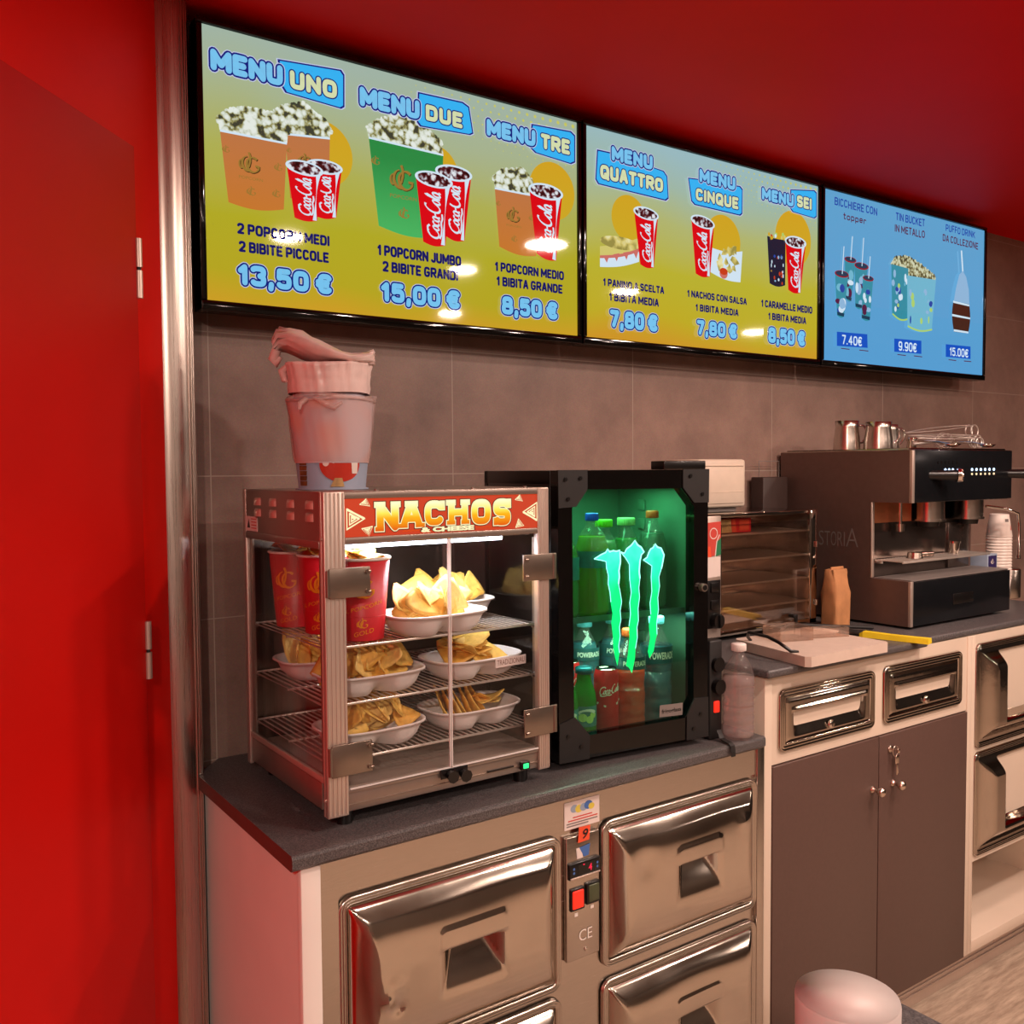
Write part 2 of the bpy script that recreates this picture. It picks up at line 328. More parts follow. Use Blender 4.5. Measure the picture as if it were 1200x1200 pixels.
# ------------------------------------------------------------------ mesh helpers
class MB:
    def __init__(self): self.v = []; self.f = []; self.m = []; self.s = []
    def add(self, vs, fs, mat=0, smooth=False, mats=None):
        o = len(self.v); self.v += [tuple(p) for p in vs]
        for i, f in enumerate(fs):
            self.f.append([o + k for k in f]); self.m.append(mats[i] if mats else mat); self.s.append(smooth)
    def box(self, x0, x1, y0, y1, z0, z1, r=0.0, mat=0, seg=2, skip=()):
        if r <= 0:
            vs = [(x, y, z) for x in (x0, x1) for y in (y0, y1) for z in (z0, z1)]
            fs = {'x0': (0, 1, 3, 2), 'x1': (4, 6, 7, 5), 'y0': (0, 4, 5, 1), 'y1': (2, 3, 7, 6), 'z0': (0, 2, 6, 4), 'z1': (1, 5, 7, 3)}
            self.add(vs, [f for k, f in fs.items() if k not in skip], mat); return
        bm = bmesh.new(); bmesh.ops.create_cube(bm, size=1.0)
        for v in bm.verts: v.co = Vector(((x0 + x1) / 2 + v.co.x * (x1 - x0), (y0 + y1) / 2 + v.co.y * (y1 - y0), (z0 + z1) / 2 + v.co.z * (z1 - z0)))
        bmesh.ops.bevel(bm, geom=bm.edges[:], offset=min(r, .49 * min(x1 - x0, y1 - y0, z1 - z0)), segments=seg, affect='EDGES', profile=.5)
        self.bm(bm, mat, True)
    def bm(self, bm, mat=0, smooth=False):
        bm.verts.index_update(); self.add([v.co for v in bm.verts], [[v.index for v in f.verts] for f in bm.faces], mat, smooth); bm.free()
    def rings(self, rings, mat=0, smooth=True, closed=True, cap0=False, cap1=False):
        n = len(rings[0]); vs = [p for r in rings for p in r]; fs = []
        for i in range(len(rings) - 1):
            for j in range(n if closed else n - 1):
                k = (j + 1) % n
                fs.append((i * n + j, i * n + k, (i + 1) * n + k, (i + 1) * n + j))
        self.add(vs, fs, mat, smooth)
        if cap0: self.add(rings[0], [list(range(n))[::-1]], mat)
        if cap1: self.add(rings[-1], [list(range(n))], mat)
    def lathe(self, prof, c=(0, 0, 0), n=28, mat=0, cap0=False, cap1=False, sx=1, sy=1):
        self.rings([[(c[0] + r * sx * math.cos(2 * PI * j / n), c[1] + r * sy * math.sin(2 * PI * j / n), c[2] + z) for j in range(n)] for r, z in prof], mat, True, True, cap0, cap1)
    def tube(self, path, r, n=8, mat=0, cap=True, closed=False):
        pts = [Vector(p) for p in path]; rs = r if isinstance(r, (list, tuple)) else [r] * len(pts)
        rings = []; prev = None
        for i, p in enumerate(pts):
            a = pts[(i - 1) % len(pts)] if (i > 0 or closed) else p
            b = pts[(i + 1) % len(pts)] if (i < len(pts) - 1 or closed) else p
            t = (b - a); t = t.normalized() if t.length > 1e-9 else Vector((0, 0, 1))
            if prev is None:
                u = t.cross(Vector((0, 0, 1)));  u = u if u.length > .05 else t.cross(Vector((1, 0, 0)))
            else: u = prev - t * prev.dot(t)
            u.normalize(); w = t.cross(u); prev = u
            rings.append([p + (u * math.cos(2 * PI * j / n) + w * math.sin(2 * PI * j / n)) * rs[i] for j in range(n)])
        if closed: rings.append(rings[0])
        self.rings(rings, mat, True, True, cap and not closed, cap and not closed)
    def cyl(self, p0, p1, r, r1=None, n=20, mat=0): self.tube([p0, p1], [r, r if r1 is None else r1], n, mat)
    def prism(self, pts, fmap, t, mat=0, side=None):
        """2-D outline -> slab: fmap(u, v, w) with w from 0 to t"""
        n = len(pts)
        a = [fmap(u, v, t) for u, v in pts]; b = [fmap(u, v, 0) for u, v in pts]
        self.add(a + b, [list(range(n))] + [list(range(n, 2 * n))[::-1]] + [(i, n + i, n + (i + 1) % n, (i + 1) % n) for i in range(n)], mat,
                 mats=[mat, mat] + [mat if side is None else side] * n)
    def poly(self, pts, fmap, w=0.0, mat=0): self.add([fmap(u, v, w) for u, v in pts], [list(range(len(pts)))], mat)
    def sphere(self, c, r, mat=0, n=16, sz=1.0):
        self.lathe([(r * math.sin(PI * i / n) + 1e-5, -r * sz * math.cos(PI * i / n)) for i in range(n + 1)], c, n * 2, mat)
    def height(self, x0, x1, z0, z1, y, fn, nx, nz, mat=0, matfn=None):
        """pressed sheet facing -y: fn(x, z) is how far it stands out towards the room"""
        vs = []; fs = []; ms = []
        for j in range(nz + 1):
            for i in range(nx + 1):
                x = x0 + (x1 - x0) * i / nx; z = z0 + (z1 - z0) * j / nz
                vs.append((x, y - fn(x, z), z))
        for j in range(nz):
            for i in range(nx):
                a = j * (nx + 1) + i; fs.append((a, a + 1, a + nx + 2, a + nx + 1))
        self.add(vs, fs, mat, True)
    def build(self, name, mats, parent=None, local=False, fix=True):
        me = bpy.data.meshes.new(name)
        off = Vector((0, 0, 0))
        if parent is not None and not local:
            q = parent
            while q is not None: off += q.location; q = q.parent
        me.from_pydata([tuple(Vector(p) - off) for p in self.v], [], self.f)
        for mn in mats: me.materials.append(MATS[mn] if isinstance(mn, str) else mn)
        me.polygons.foreach_set('material_index', self.m); me.polygons.foreach_set('use_smooth', self.s)
        me.update()
        if fix:
            bm = bmesh.new(); bm.from_mesh(me); bmesh.ops.recalc_face_normals(bm, faces=bm.faces[:]); bm.to_mesh(me); bm.free()
        o = bpy.data.objects.new(name, me); COL.objects.link(o)
        if parent is not None: o.parent = parent
        return o
def tag(o, label, cat=None, group=None, kind=None):
    if label: o['label'] = label
    if cat: o['category'] = cat
    if group: o['group'] = group
    if kind: o['kind'] = kind
    return o
def thing(name, label, cat, loc=(0, 0, 0), rz=0.0, group=None):
    o = bpy.data.objects.new(name, None); o.empty_display_size = .05; COL.objects.link(o)
    o.location = loc; o.rotation_euler = (0, 0, rz)
    return tag(o, label, cat, group)
def struct(o): o['kind'] = 'structure'; return o
def copy_tree(o, parent=None):
    c = o.copy(); COL.objects.link(c)
    if parent is not None: c.parent = parent
    for ch in list(o.children): copy_tree(ch, c)
    return c
# flat maps
def XZ(y, s=-1): return lambda u, v, w=0: (u, y + s * w, v)          # upright, facing the room (-y)
def YZ(x): return lambda u, v, w=0: (x - w, u, v)                      # upright, facing -x
def XY(z): return lambda u, v, w=0: (u, v, z + w)
def cone(c, r0, z0, r1, z1, a0, lift=.0006):
    """wraps (u along the round, v height) on a cup's side; a0 is the direction the middle faces"""
    def f(u, v, w=0):
        t = (v - z0) / (z1 - z0); r = r0 + (r1 - r0) * t + lift + w; a = a0 + u / max(r, .005)
        return (c[0] + r * math.cos(a), c[1] + r * math.sin(a), c[2] + v)
    return f
# text
_TC = {}
def glyphs(body, off=0.0):
    k = (body, off)
    if k not in _TC:
        cu = bpy.data.curves.new('t', 'FONT'); cu.body = body; cu.size = 1.0; cu.offset = off; cu.resolution_u = 3; cu.fill_mode = 'FRONT'
        ob = bpy.data.objects.new('t', cu); me = bpy.data.meshes.new_from_object(ob)
        _TC[k] = ([(v.co.x, v.co.y) for v in me.vertices], [list(p.vertices) for p in me.polygons])
        bpy.data.objects.remove(ob); bpy.data.curves.remove(cu); bpy.data.meshes.remove(me)
    return _TC[k]
_CAP = None
def text(mb, body, fmap, x0, x1, z0, z1, w=0.0, mat=0, bold=.02, outline=None, shear=0.0):
    """writing fitted to width x0..x1 and capital height z0..z1 on a surface map; outline = list of (offset, mat, w)"""
    global _CAP
    if _CAP is None: _CAP = max(p[1] for p in glyphs('E', 0.0)[0])
    base, _ = glyphs(body, bold)
    if not base: return
    bx0 = min(p[0] for p in base); bx1 = max(p[0] for p in base)
    sx = (x1 - x0) / (bx1 - bx0); sz = (z1 - z0) / (_CAP + 2 * bold)
    for off, mt, ww in list(outline or []) + [(bold, mat, w)]:
        vs, fs = glyphs(body, off)
        mb.add([fmap(x0 + (p[0] - bx0) * sx + shear * (p[1] + bold) * sz, z0 + (p[1] + bold) * sz, ww) for p in vs], fs, mt)
def ribbon(mb, path, fmap, w0, w1=0.0, ang=.6, w=0.0, mat=0):
    """broad-pen stroke along a 2-D path"""
    L = []; R = []; n = len(path)
    for i, p in enumerate(path):
        a = path[max(i - 1, 0)]; b = path[min(i + 1, n - 1)]
        dx, dy = b[0] - a[0], b[1] - a[1]; d = math.hypot(dx, dy) or 1e-9
        h = w0 + w1 * abs(math.sin(math.atan2(dy, dx) - ang))
        L.append((p[0] - dy / d * h, p[1] + dx / d * h)); R.append((p[0] + dy / d * h, p[1] - dx / d * h))
    vs = [fmap(*p, w) for p in L] + [fmap(*p, w) for p in R]
    mb.add(vs, [(i, i + 1, n + i + 1, n + i) for i in range(n - 1)], mat)
def arc(cx, cy, rx, ry, a0, a1, n=14):
    return [(cx + rx * math.cos(math.radians(a0 + (a1 - a0) * i / n)), cy + ry * math.sin(math.radians(a0 + (a1 - a0) * i / n))) for i in range(n + 1)]
def rrect(x0, x1, z0, z1, r, n=4):
    p = []
    for cx, cz, a in ((x1 - r, z1 - r, 0), (x0 + r, z1 - r, 90), (x0 + r, z0 + r, 180), (x1 - r, z0 + r, 270)):
        p += [(cx + r * math.cos(math.radians(a + 90 * i / n)), cz + r * math.sin(math.radians(a + 90 * i / n))) for i in range(n + 1)]
    return p
# the looping white cola script, 0..6.2 wide, about 0..1.6 high
def cola(mb, fmap, w, mat):
    sh = lambda pts: [(x + .32 * y, y) for x, y in pts]
    S = []
    S.append(arc(.62, .75, .55, .72, 60, 320, 20) + [(1.25, .55)])
    S.append(arc(1.45, .42, .24, .36, 0, 380, 18)); S.append(arc(2.05, .42, .25, .36, 50, 310, 14))
    S.append(arc(2.6, .42, .24, .36, 40, 400, 18) + [(2.86, .5), (2.82, .2), (2.92, .05), (3.05, .12)])
    S.append([(3.0, .5), (3.3, .56)])
    S.append(arc(3.95, .8, .58, .78, 70, 320, 20) + [(4.55, .55)])
    S.append(arc(4.8, .42, .24, .36, 0, 380, 18))
    S.append([(5.12, .3), (5.3, .8), (5.42, 1.35), (5.34, 1.55), (5.24, 1.3), (5.22, .5), (5.3, .1), (5.42, .12)])
    S.append(arc(5.75, .42, .24, .36, 40, 400, 18) + [(6.0, .5), (5.97, .2), (6.08, .05), (6.22, .2)])
    S.append([(.3, -.1), (.8, -.28), (1.6, -.3), (2.4, -.18), (3.0, -.3), (3.6, -.22)])
    S.append([(.25, 1.2), (.7, 1.5), (1.2, 1.45), (1.5, 1.2)])
    for s in S: ribbon(mb, sh(s), fmap, .055, .085, .5, w, mat)
def gmark(mb, fmap, cx, cz, s, w, mat):
    """entwined crescent and letter G"""
    f = lambda u, v, ww=0: fmap(cx + u * s, cz + v * s, ww)
    ribbon(mb, arc(-.15, 0, .55, .62, 100, 285, 16), f, .03, .09, .5, w, mat)
    ribbon(mb, arc(.25, -.05, .55, .62, 50, 350, 20) + [(.45, -.12)], f, .03, .09, .5, w, mat)
    ribbon(mb, [(-.1, .95), (.02, .6), (.0, .2), (-.1, -.2), (-.3, -.45)], f, .04, .06, .5, w, mat)
    ribbon(mb, arc(-.75, -.1, .2, .35, 70, 300, 10), f, .02, .06, .5, w, mat)

# heavy round-cornered sign lettering built from strokes: every letter is a set of pen lines in a unit box
def _o(x0=0, x1=1, y0=0, y1=1, a0=0, a1=360, n=18, e=.62):
    p = []
    for i in range(n + 1):
        a = math.radians(a0 + (a1 - a0) * i / n); c, s_ = math.cos(a), math.sin(a)
        p.append(((x0 + x1) / 2 + (x1 - x0) / 2 * math.copysign(abs(c) ** e, c), (y0 + y1) / 2 + (y1 - y0) / 2 * math.copysign(abs(s_) ** e, s_)))
    return p
PEN = {
 'A': (1, [[(0, 0), (.42, 1), (.58, 1), (1, 0)], [(.18, .3), (.82, .3)]]), 'B': (.95, [[(0, 0), (0, 1), (.6, 1)] + _o(.2, .95, .53, 1, 90, -90, 8) + [(0, .53)], [(.5, .53)] + _o(.2, 1, 0, .53, 90, -90, 8) + [(0, 0)]]),
 'C': (.95, [_o(a0=38, a1=322)]), 'D': (1, [[(0, 0), (0, 1), (.5, 1)] + _o(0, 1, 0, 1, 90, -90, 10) + [(0, 0)]]), 'E': (.82, [[(1, 1), (0, 1), (0, 0), (1, 0)], [(0, .5), (.85, .5)]]), 'F': (.8, [[(1, 1), (0, 1), (0, 0)], [(0, .5), (.85, .5)]]),
 'G': (1, [_o(a0=38, a1=360 - 35) + [(1, .45), (.6, .45)]]), 'H': (1, [[(0, 0), (0, 1)], [(1, 0), (1, 1)], [(0, .5), (1, .5)]]), 'I': (.0, [[(.5, 0), (.5, 1)]]), 'J': (.75, [[(1, 1), (1, .3)] + _o(0, 1, 0, .6, 0, -160, 8)]),
 'K': (1, [[(0, 0), (0, 1)], [(1, 1), (.1, .45)], [(.3, .6), (1, 0)]]), 'L': (.78, [[(0, 1), (0, 0), (1, 0)]]), 'M': (1.35, [[(0, 0), (0, 1), (.5, .25), (1, 1), (1, 0)]]), 'N': (1.05, [[(0, 0), (0, 1), (1, 0), (1, 1)]]),
 'O': (1.05, [_o()]), 'P': (.95, [[(0, 0), (0, 1), (.5, 1)] + _o(.1, 1, .42, 1, 90, -90, 8) + [(0, .42)]]), 'Q': (1.05, [_o(), [(.6, .3), (1.02, -.08)]]), 'R': (1, [[(0, 0), (0, 1), (.5, 1)] + _o(.1, 1, .45, 1, 90, -90, 8) + [(0, .45)], [(.45, .45), (1, 0)]]),
 'S': (.92, [_o(0, 1, .5, 1, 30, 270, 12) + _o(0, 1, 0, .5, 90, -150, 12)]), 'T': (.92, [[(0, 1), (1, 1)], [(.5, 1), (.5, 0)]]), 'U': (1, [[(0, 1), (0, .35)] + _o(0, 1, 0, .7, 180, 360, 10) + [(1, 1)]]), 'V': (1, [[(0, 1), (.5, 0), (1, 1)]]), 'Z': (.9, [[(0, 1), (1, 1), (0, 0), (1, 0)]]),
 '0': (.95, [_o()]), '1': (.42, [[(0, .76), (.8, 1), (.8, 0)]]), '2': (.9, [_o(0, 1, .45, 1, 165, -20, 10) + [(0, 0), (1, 0)]]), '3': (.9, [_o(0, 1, .52, 1, 150, -80, 10), _o(0, 1, 0, .52, 80, -150, 10)]), '4': (.95, [[(.7, 0), (.7, 1), (0, .3), (1, .3)]]),
 '5': (.9, [[(.9, 1), (.08, 1), (.05, .55)] + _o(0, 1, 0, .62, 110, -150, 12)]), '7': (.85, [[(0, 1), (1, 1), (.35, 0)]]), '8': (.95, [_o(.06, .94, .52, 1), _o(0, 1, 0, .52)]), '9': (.95, [_o(0, 1, .4, 1), _o(0, 1, 0, 1.0, 0, -130, 10)]),
 ',': (.12, [[(.6, .06), (.2, -.22)]]), '.': (.1, [[(.5, .0), (.5, .02)]]), '\u20ac': (1, [_o(.1, 1, a0=42, a1=318), [(-.1, .6), (.75, .6)], [(-.1, .4), (.7, .4)]]),
 'a': (.85, [_o(0, 1, 0, .66), [(1, .66), (1, 0)]]), 'e': (.85, [[(0, .33), (1, .33)] + _o(0, 1, 0, .66, 0, 310, 14)]), 'o': (.85, [_o(0, 1, 0, .66)]), 'p': (.85, [_o(0, 1, 0, .66), [(0, .66), (0, -.3)]]), 'r': (.6, [[(0, 0), (0, .66)], _o(0, 1.2, .1, .66, 180, 50, 8)]), 't': (.6, [[(.4, .95), (.4, .0), (1, 0)], [(0, .66), (1, .66)]]),
}
def pen(mb, body, fmap, x0, x1, z0, z1, w=0.0, mat=0, t=.2, outline=(), gap=.10, space=.32, wid=.56, jitter=0.0):
    """stroke lettering between x0..x1, capitals z0..z1; t = stroke weight / height; outline = [(extra, mat, w)]"""
    H = z1 - z0; h = t / 2; x = 0.0; glyph = []
    for ch in body:
        if ch == ' ': x += space; continue
        wd, st = PEN[ch]; core = wd * wid * (1 if t > .15 else 1.15); glyph.append((x + h, core, st)); x += core + 2 * h + gap
    tot = x - gap; k = (x1 - x0) / (tot * H)
    rn = random.Random(len(body) * 7 + len(glyph))
    for ex, mt, ww in list(outline) + [(0, mat, w)]:
        r = (t / 2) * H + ex; rx = r * 1.0
        for gx, core, st in glyph:
            jz = rn.uniform(-jitter, jitter) * H if jitter else 0
            for pl in st:
                P = [(x0 + (gx + (q[0] if core > 0 else 0) * core) * H * k, z0 + jz + (h + q[1] * (1 - 2 * h)) * H) for q in pl]
                for i, p in enumerate(P):
                    mb.add([fmap(p[0] + r * math.cos(PI / 5 * j), p[1] + r * math.sin(PI / 5 * j), ww) for j in range(10)], [list(range(10))], mt)
                    if i:
                        a = P[i - 1]; dx, dz = p[0] - a[0], p[1] - a[1]; d = math.hypot(dx, dz) or 1e-9; nx, nz = -dz / d * r, dx / d * r
                        mb.add([fmap(a[0] + nx, a[1] + nz, ww), fmap(p[0] + nx, p[1] + nz, ww), fmap(p[0] - nx, p[1] - nz, ww), fmap(a[0] - nx, a[1] - nz, ww)], [(0, 1, 2, 3)], mt)
def cpoly(mb, pts, fmap, w=0.0, mat=0, n=5):
    """star-shaped patch in rings so that it follows a curved side"""
    cx = sum(p[0] for p in pts) / len(pts); cz = sum(p[1] for p in pts) / len(pts); m = len(pts)
    q = []
    for i in range(m):
        a, c = pts[i], pts[(i + 1) % m]; s_ = max(1, int(math.hypot(c[0] - a[0], c[1] - a[1]) / .006))
        q += [(a[0] + (c[0] - a[0]) * k / s_, a[1] + (c[1] - a[1]) * k / s_) for k in range(s_)]
    mb.rings([[fmap(cx + (x - cx) * k / n, cz + (z - cz) * k / n, w) for x, z in q] for k in [.01] + list(range(1, n + 1))], mat, False)
# ------------------------------------------------------------------ the room
FX1, FY0 = 6.4, -3.0
WA = Vector((0.4565, 1.85)); WD = Vector((-.669, -.743))           # the slanted red wall on the left
def wl(t, out=0.0): p = WA + WD * t + Vector((WD.y, -WD.x)) * -out * 1.0; return p
def wlmap(out0=0.0):
    nrm = Vector((-WD.y, WD.x)); nrm = nrm if nrm.dot(Vector((1, -1))) > 0 else -nrm
    return lambda u, v, w=0: ((WA + WD * u + nrm * (out0 + w)).x, (WA + WD * u + nrm * (out0 + w)).y, v)
WF = wlmap()
b = MB(); b.box(-2.0, FX1, FY0, 2.1, -.06, 0); struct(b.build('floor', ['floorwood']))
b = MB(); b.box(-2.0, FX1, .5, 2.1, CEIL, CEIL + .05); struct(b.build('ceiling', ['redceil']))
b = MB(); b.box(-2.0, FX1, FY0, .5, CEIL, CEIL + .05); struct(b.build('ceiling', ['greyceil']))
b = MB(); b.box(.5395, FX1, 2.0, 2.1, 0, CEIL); struct(b.build('wall_back', ['tile']))
b = MB(); b.prism([(-.124, 0), (3.0, 0), (3.0, CEIL), (-.124, CEIL)], lambda u, v, w=0: WF(u, v, -w), .08); struct(b.build('wall_left', ['redwall']))
b = MB(); b.box(-2.0, FX1, FY0 - .08, FY0, 0, CEIL); struct(b.build('wall_rear', ['creamwall']))
b = MB(); b.box(FX1, FX1 + .08, FY0, 2.1, 0, CEIL); struct(b.build('wall_right', ['darkwall']))
b = MB(); b.box(-2.08, -2.0, FY0, 0.2, 0, CEIL); struct(b.build('wall_side', ['creamwall']))
# red door: rebated leaf a little proud of the wall, hinges on its right edge
b = MB(); b.prism([(.041, .012), (.93, .012), (.93, 2.115), (.041, 2.115)], WF, .014, 0)
door = struct(b.build('door_1', ['reddoor']))
def hinge(z0, z1):
    b = MB(); p = WF(.038, 0, .016)
    b.cyl((p[0], p[1], z0), (p[0], p[1], (z0 + z1) / 2 - .004), .0065, mat=0); b.cyl((p[0], p[1], (z0 + z1) / 2 + .002), (p[0], p[1], z1), .0065, mat=0)
    b.cyl((p[0], p[1], (z0 + z1) / 2 - .004), (p[0], p[1], (z0 + z1) / 2 + .002), .004, mat=1)
    tag(b.build('hinge', ['alu', 'blackmatte'], door), 'pale metal barrel hinge')
hinge(1.843, 1.951); hinge(1.14, 1.247); hinge(.36, .47)
# round steel corner column
b = MB(); cc = (.53, 1.95)
b.lathe([(.05, 0), (.05, CEIL - .001)], (cc[0], cc[1], 0), 48, 0, True, True)
for a in (-58, -48, -40):
    x, y = cc[0] + .0505 * math.cos(math.radians(a)), cc[1] + .0505 * math.sin(math.radians(a))
    b.cyl((x, y, 0), (x, y, CEIL - .002), .0022, n=8)
struct(b.build('trim_1', ['tube_steel']))

# ------------------------------------------------------------------ ceiling downlights
for i, (x, y, r, k) in enumerate(LAMPS):
    t = thing('downlight', ['round recessed downlight in the ceiling nearest the left menu screen', 'widest round downlight in the red ceiling in front of the middle screen',
        'round recessed downlight just behind the widest one', 'round recessed downlight over the rear middle of the room', 'round recessed downlight in front of the right menu screen',
        'round recessed downlight farthest to the right', 'added unseen downlight behind the front counter', 'added unseen downlight in the rear left half of the ceiling',
        'added unseen downlight ahead of the coffee machine', 'added unseen downlight close to the red door, brightening the side panel', 'added unseen downlight in the rear left corner'][i], 'ceiling light', (x, y, CEIL), group='recessed ceiling downlights')
    b = MB(); b.lathe([(r, -.001), (r, -.006), (r + .014, -.006), (r + .016, -.0005)], (x, y, CEIL), 32); b.build('bezel', ['white'], t)
    b = MB(); b.lathe([(1e-4, 0), (r, 0)], (x, y, CEIL - .003), 32); b.build('diffuser', [LAMPMAT], t, fix=False)
    ld = bpy.data.lights.new('downlight_light', 'AREA'); ld.shape = 'DISK'; ld.size = 2 * r; ld.energy = LAMP_W * k; ld.color = LAMP_COL
    lo = bpy.data.objects.new('downlight_light', ld); COL.objects.link(lo); lo.parent = t; lo.location = (0, 0, -.012)

# ------------------------------------------------------------------ menu screens
SY = 1.897
SMAT = ['s_bg', 's_navy', 's_sky', 's_cyan', 's_cream', 's_halo', 's_red', 's_redd', 's_white', 's_body', 's_gold', 's_goldd', 's_orange', 's_green', 's_pop', 's_ice', 's_sun', 's_dot',
        's_bun', 's_ham', 's_chips', 's_candy', 's_salsa', 's_teal', 's_tealw', 's_brown', 's_paleb', 's_pblue', 's_blue', 's_mar', 's_pop2', 's_lime', 's_darkteal']
SI = {n: i for i, n in enumerate(SMAT)}
def bil(q):
    (tl, tr, br, bl) = q
    return lambda u, v: ((1 - v) * ((1 - u) * bl[0] + u * br[0]) + v * ((1 - u) * tl[0] + u * tr[0]), (1 - v) * ((1 - u) * bl[1] + u * br[1]) + v * ((1 - u) * tl[1] + u * tr[1]))
def draw_screen(mb, data, fm):
    rnd = random.Random(3); lv = [1]
    def nxt(k=1): lv[0] += k; return lv[0] * .00006
    def shape(q, top_sag, bot_sag, n=14):
        B = bil(q); h = abs(q[0][1] - q[3][1])
        p = [B(i / n, 1) for i in range(n + 1)]; p = [(x, z - top_sag * h * math.sin(PI * i / n)) for i, (x, z) in enumerate(p)]
        r = [B(1 - i / n, 0) for i in range(n + 1)]; r = [(x, z - bot_sag * h * math.sin(PI * i / n)) for i, (x, z) in enumerate(r)]
        return p + r
    for it in data:
        k = it[0]
        if k == 't':
            _, body, st, x0, z0, z1, x1 = it
            n3 = nxt(3)
            if st == 'menu': pen(mb, body, fm, x0, x1, z0, z1, n3, SI['s_sky'], .30, [(.0052, SI['s_halo'], n3 - .00012), (.0036, SI['s_navy'], n3 - .00006)], .05)
            elif st == 'tag': pen(mb, body, fm, x0, x1, z0, z1, n3, SI['s_cream'], .28, [(.0026, SI['s_navy'], n3 - .00006)], .07)
            elif st == 'price': pen(mb, body, fm, x0, x1, z0, z1, n3, SI['s_sky'], .27, [(.0048, SI['s_halo'], n3 - .00012), (.0034, SI['s_navy'], n3 - .00006)], .06)
            elif st == 'body': pen(mb, body, fm, x0, x1, z0, z1, n3, SI['s_body'], .235, (), .09)
            else: pen(mb, body, fm, x0, x1, z0, z1, n3, SI[{'blue': 's_blue', 'mar': 's_mar', 'white': 's_white'}[st]],   .17, (), .12, jitter=.04 if st != 'white' else 0)
        elif k == 'e':
            mb.poly(arc(it[2][0], it[2][1], it[3], it[3], 0, 360, 40)[:-1], fm, nxt(), SI['s_sun'])
        elif k == 'p':
            if it[1] == 'tagb':
                cx = sum(p[0] for p in it[2]) / len(it[2]); cz = sum(p[1] for p in it[2]) / len(it[2])
                hw = max(p[0] for p in it[2]) - cx; hh = max(p[1] for p in it[2]) - cz
                for g, m in ((.0055, 's_halo'), (.0035, 's_navy'), (0, 's_cyan')):
                    mb.poly([(cx + (x - cx) * (1 + g / hw), cz + (z - cz) * (1 + g / hh)) for x, z in it[2]], fm, nxt(), SI[m])
            else: mb.poly(it[2], fm, nxt(), SI['s_' + it[1]])
        elif k == 'pop':
            mb.poly(it[2], fm, nxt(), SI['s_' + it[1]])
            cx = [p[0] for p in it[2]]; cz = [p[1] for p in it[2]]; wv = nxt()
            n = len(it[2])
            for i in range(n):                                      # kernels along the outline
                a, c = it[2][i], it[2][(i + 1) % n]
                for t in range(6):
                    f = (t + rnd.random()) / 6; x = a[0] + (c[0] - a[0]) * f; z = a[1] + (c[1] - a[1]) * f
                    if z > (min(cz) + max(cz)) / 2 - .012: mb.poly(arc(x, z, .005, .004, 0, 360, 7)[:-1], fm, wv, SI['s_' + it[1]])
        elif k in ('bkt', 'pbkt'):
            q = it[2]; B = bil(q); m = SI['s_' + it[1]]
            mb.poly(shape(q, .0, .06), fm, nxt(), m)
            w = nxt()
            if k == 'bkt':
                ribbon(mb, [B(i / 10, 1.0 - .0 * math.sin(PI * i / 10)) for i in range(11)], fm, .0022, 0, 0, w, SI['s_white'])
                c = B(.42, .6); s = abs(q[1][0] - q[0][0]) * .17
                w2 = nxt(); gmark(mb, lambda u, v, ww=0: fm(u + .0016, v - .0016, ww), c[0], c[1], s, w, SI['s_goldd']); gmark(mb, fm, c[0], c[1], s, w2, SI['s_gold'])
                for uu, vv, kk in ((.42, .2, .45), (.86, .22, .4), (.88, .62, .4), (.06, .75, .35)):
                    c2 = B(uu, vv); gmark(mb, fm, c2[0], c2[1], s * kk, w2, SI['s_gold'])
                text(mb, 'POPCORN', fm, c[0] - s * 1.0, c[0] + s * 1.1, c[1] - s * 1.35, c[1] - s * 1.1, w2, SI['s_gold'], .0)
            else:
                for i in range(16):
                    uu, vv = rnd.uniform(.08, .92), rnd.uniform(.08, .85); c = B(uu, vv)
                    mb.poly(arc(c[0], c[1], rnd.uniform(.004, .011), rnd.uniform(.006, .016), 0, 360, 10)[:-1], fm, nxt(), SI[rnd.choice(['s_paleb', 's_blue', 's_white', 's_tealw', 's_lime'])])
                ribbon(mb, [B(i / 10, .02 - .06 * math.sin(PI * i / 10)) for i in range(11)], fm, .003, 0, 0, nxt(), SI['s_lime'])
        elif k == 'cup':
            q = it[2]; B = bil(q); h = q[0][1] - q[3][1]; wd = q[1][0] - q[0][0]
            mb.poly(shape(q, .03, .04), fm, nxt(), SI['s_red'])
            sw = [B(.80 + .07 * math.sin(PI * i / 10), 1 - i / 10) for i in range(11)] + [B(.98 - .10 * math.sin(PI * (10 - i) / 10), (i) / 10) for i in range(11)]
            mb.poly(sw, fm, nxt(), SI['s_white'])
            c = B(.5, 1.0); tilt = math.atan2(q[1][1] - q[0][1], wd)
            def el(rx, rz): return [(c[0] + x * math.cos(tilt) * 1 - z * math.sin(tilt) * 0, c[1] + x * math.sin(tilt) + z) for x, z in arc(0, 0, rx, rz, 0, 360, 30)[:-1]]
            mb.poly(el(wd * .53, wd * .19), fm, nxt(), SI['s_white']); mb.poly(el(wd * .46, wd * .145), fm, nxt(), SI['s_ice'])
            bl = bil([B(.06, .95), B(.06, .06), B(.82, .04), B(.82, .93)]) # script runs up the cup
            fm2 = lambda u, v, ww=0: fm(*B(.70 - v / 1.75 * .55, .06 + u / 6.7 * .80), ww)
            cola(mb, fm2, nxt(), SI['s_white'])
        elif k == 'pcup':
            q = it[2]; B = bil(q); wd = q[1][0] - q[0][0]
            mb.poly(shape(q, .0, .04), fm, nxt(), SI['s_teal'])
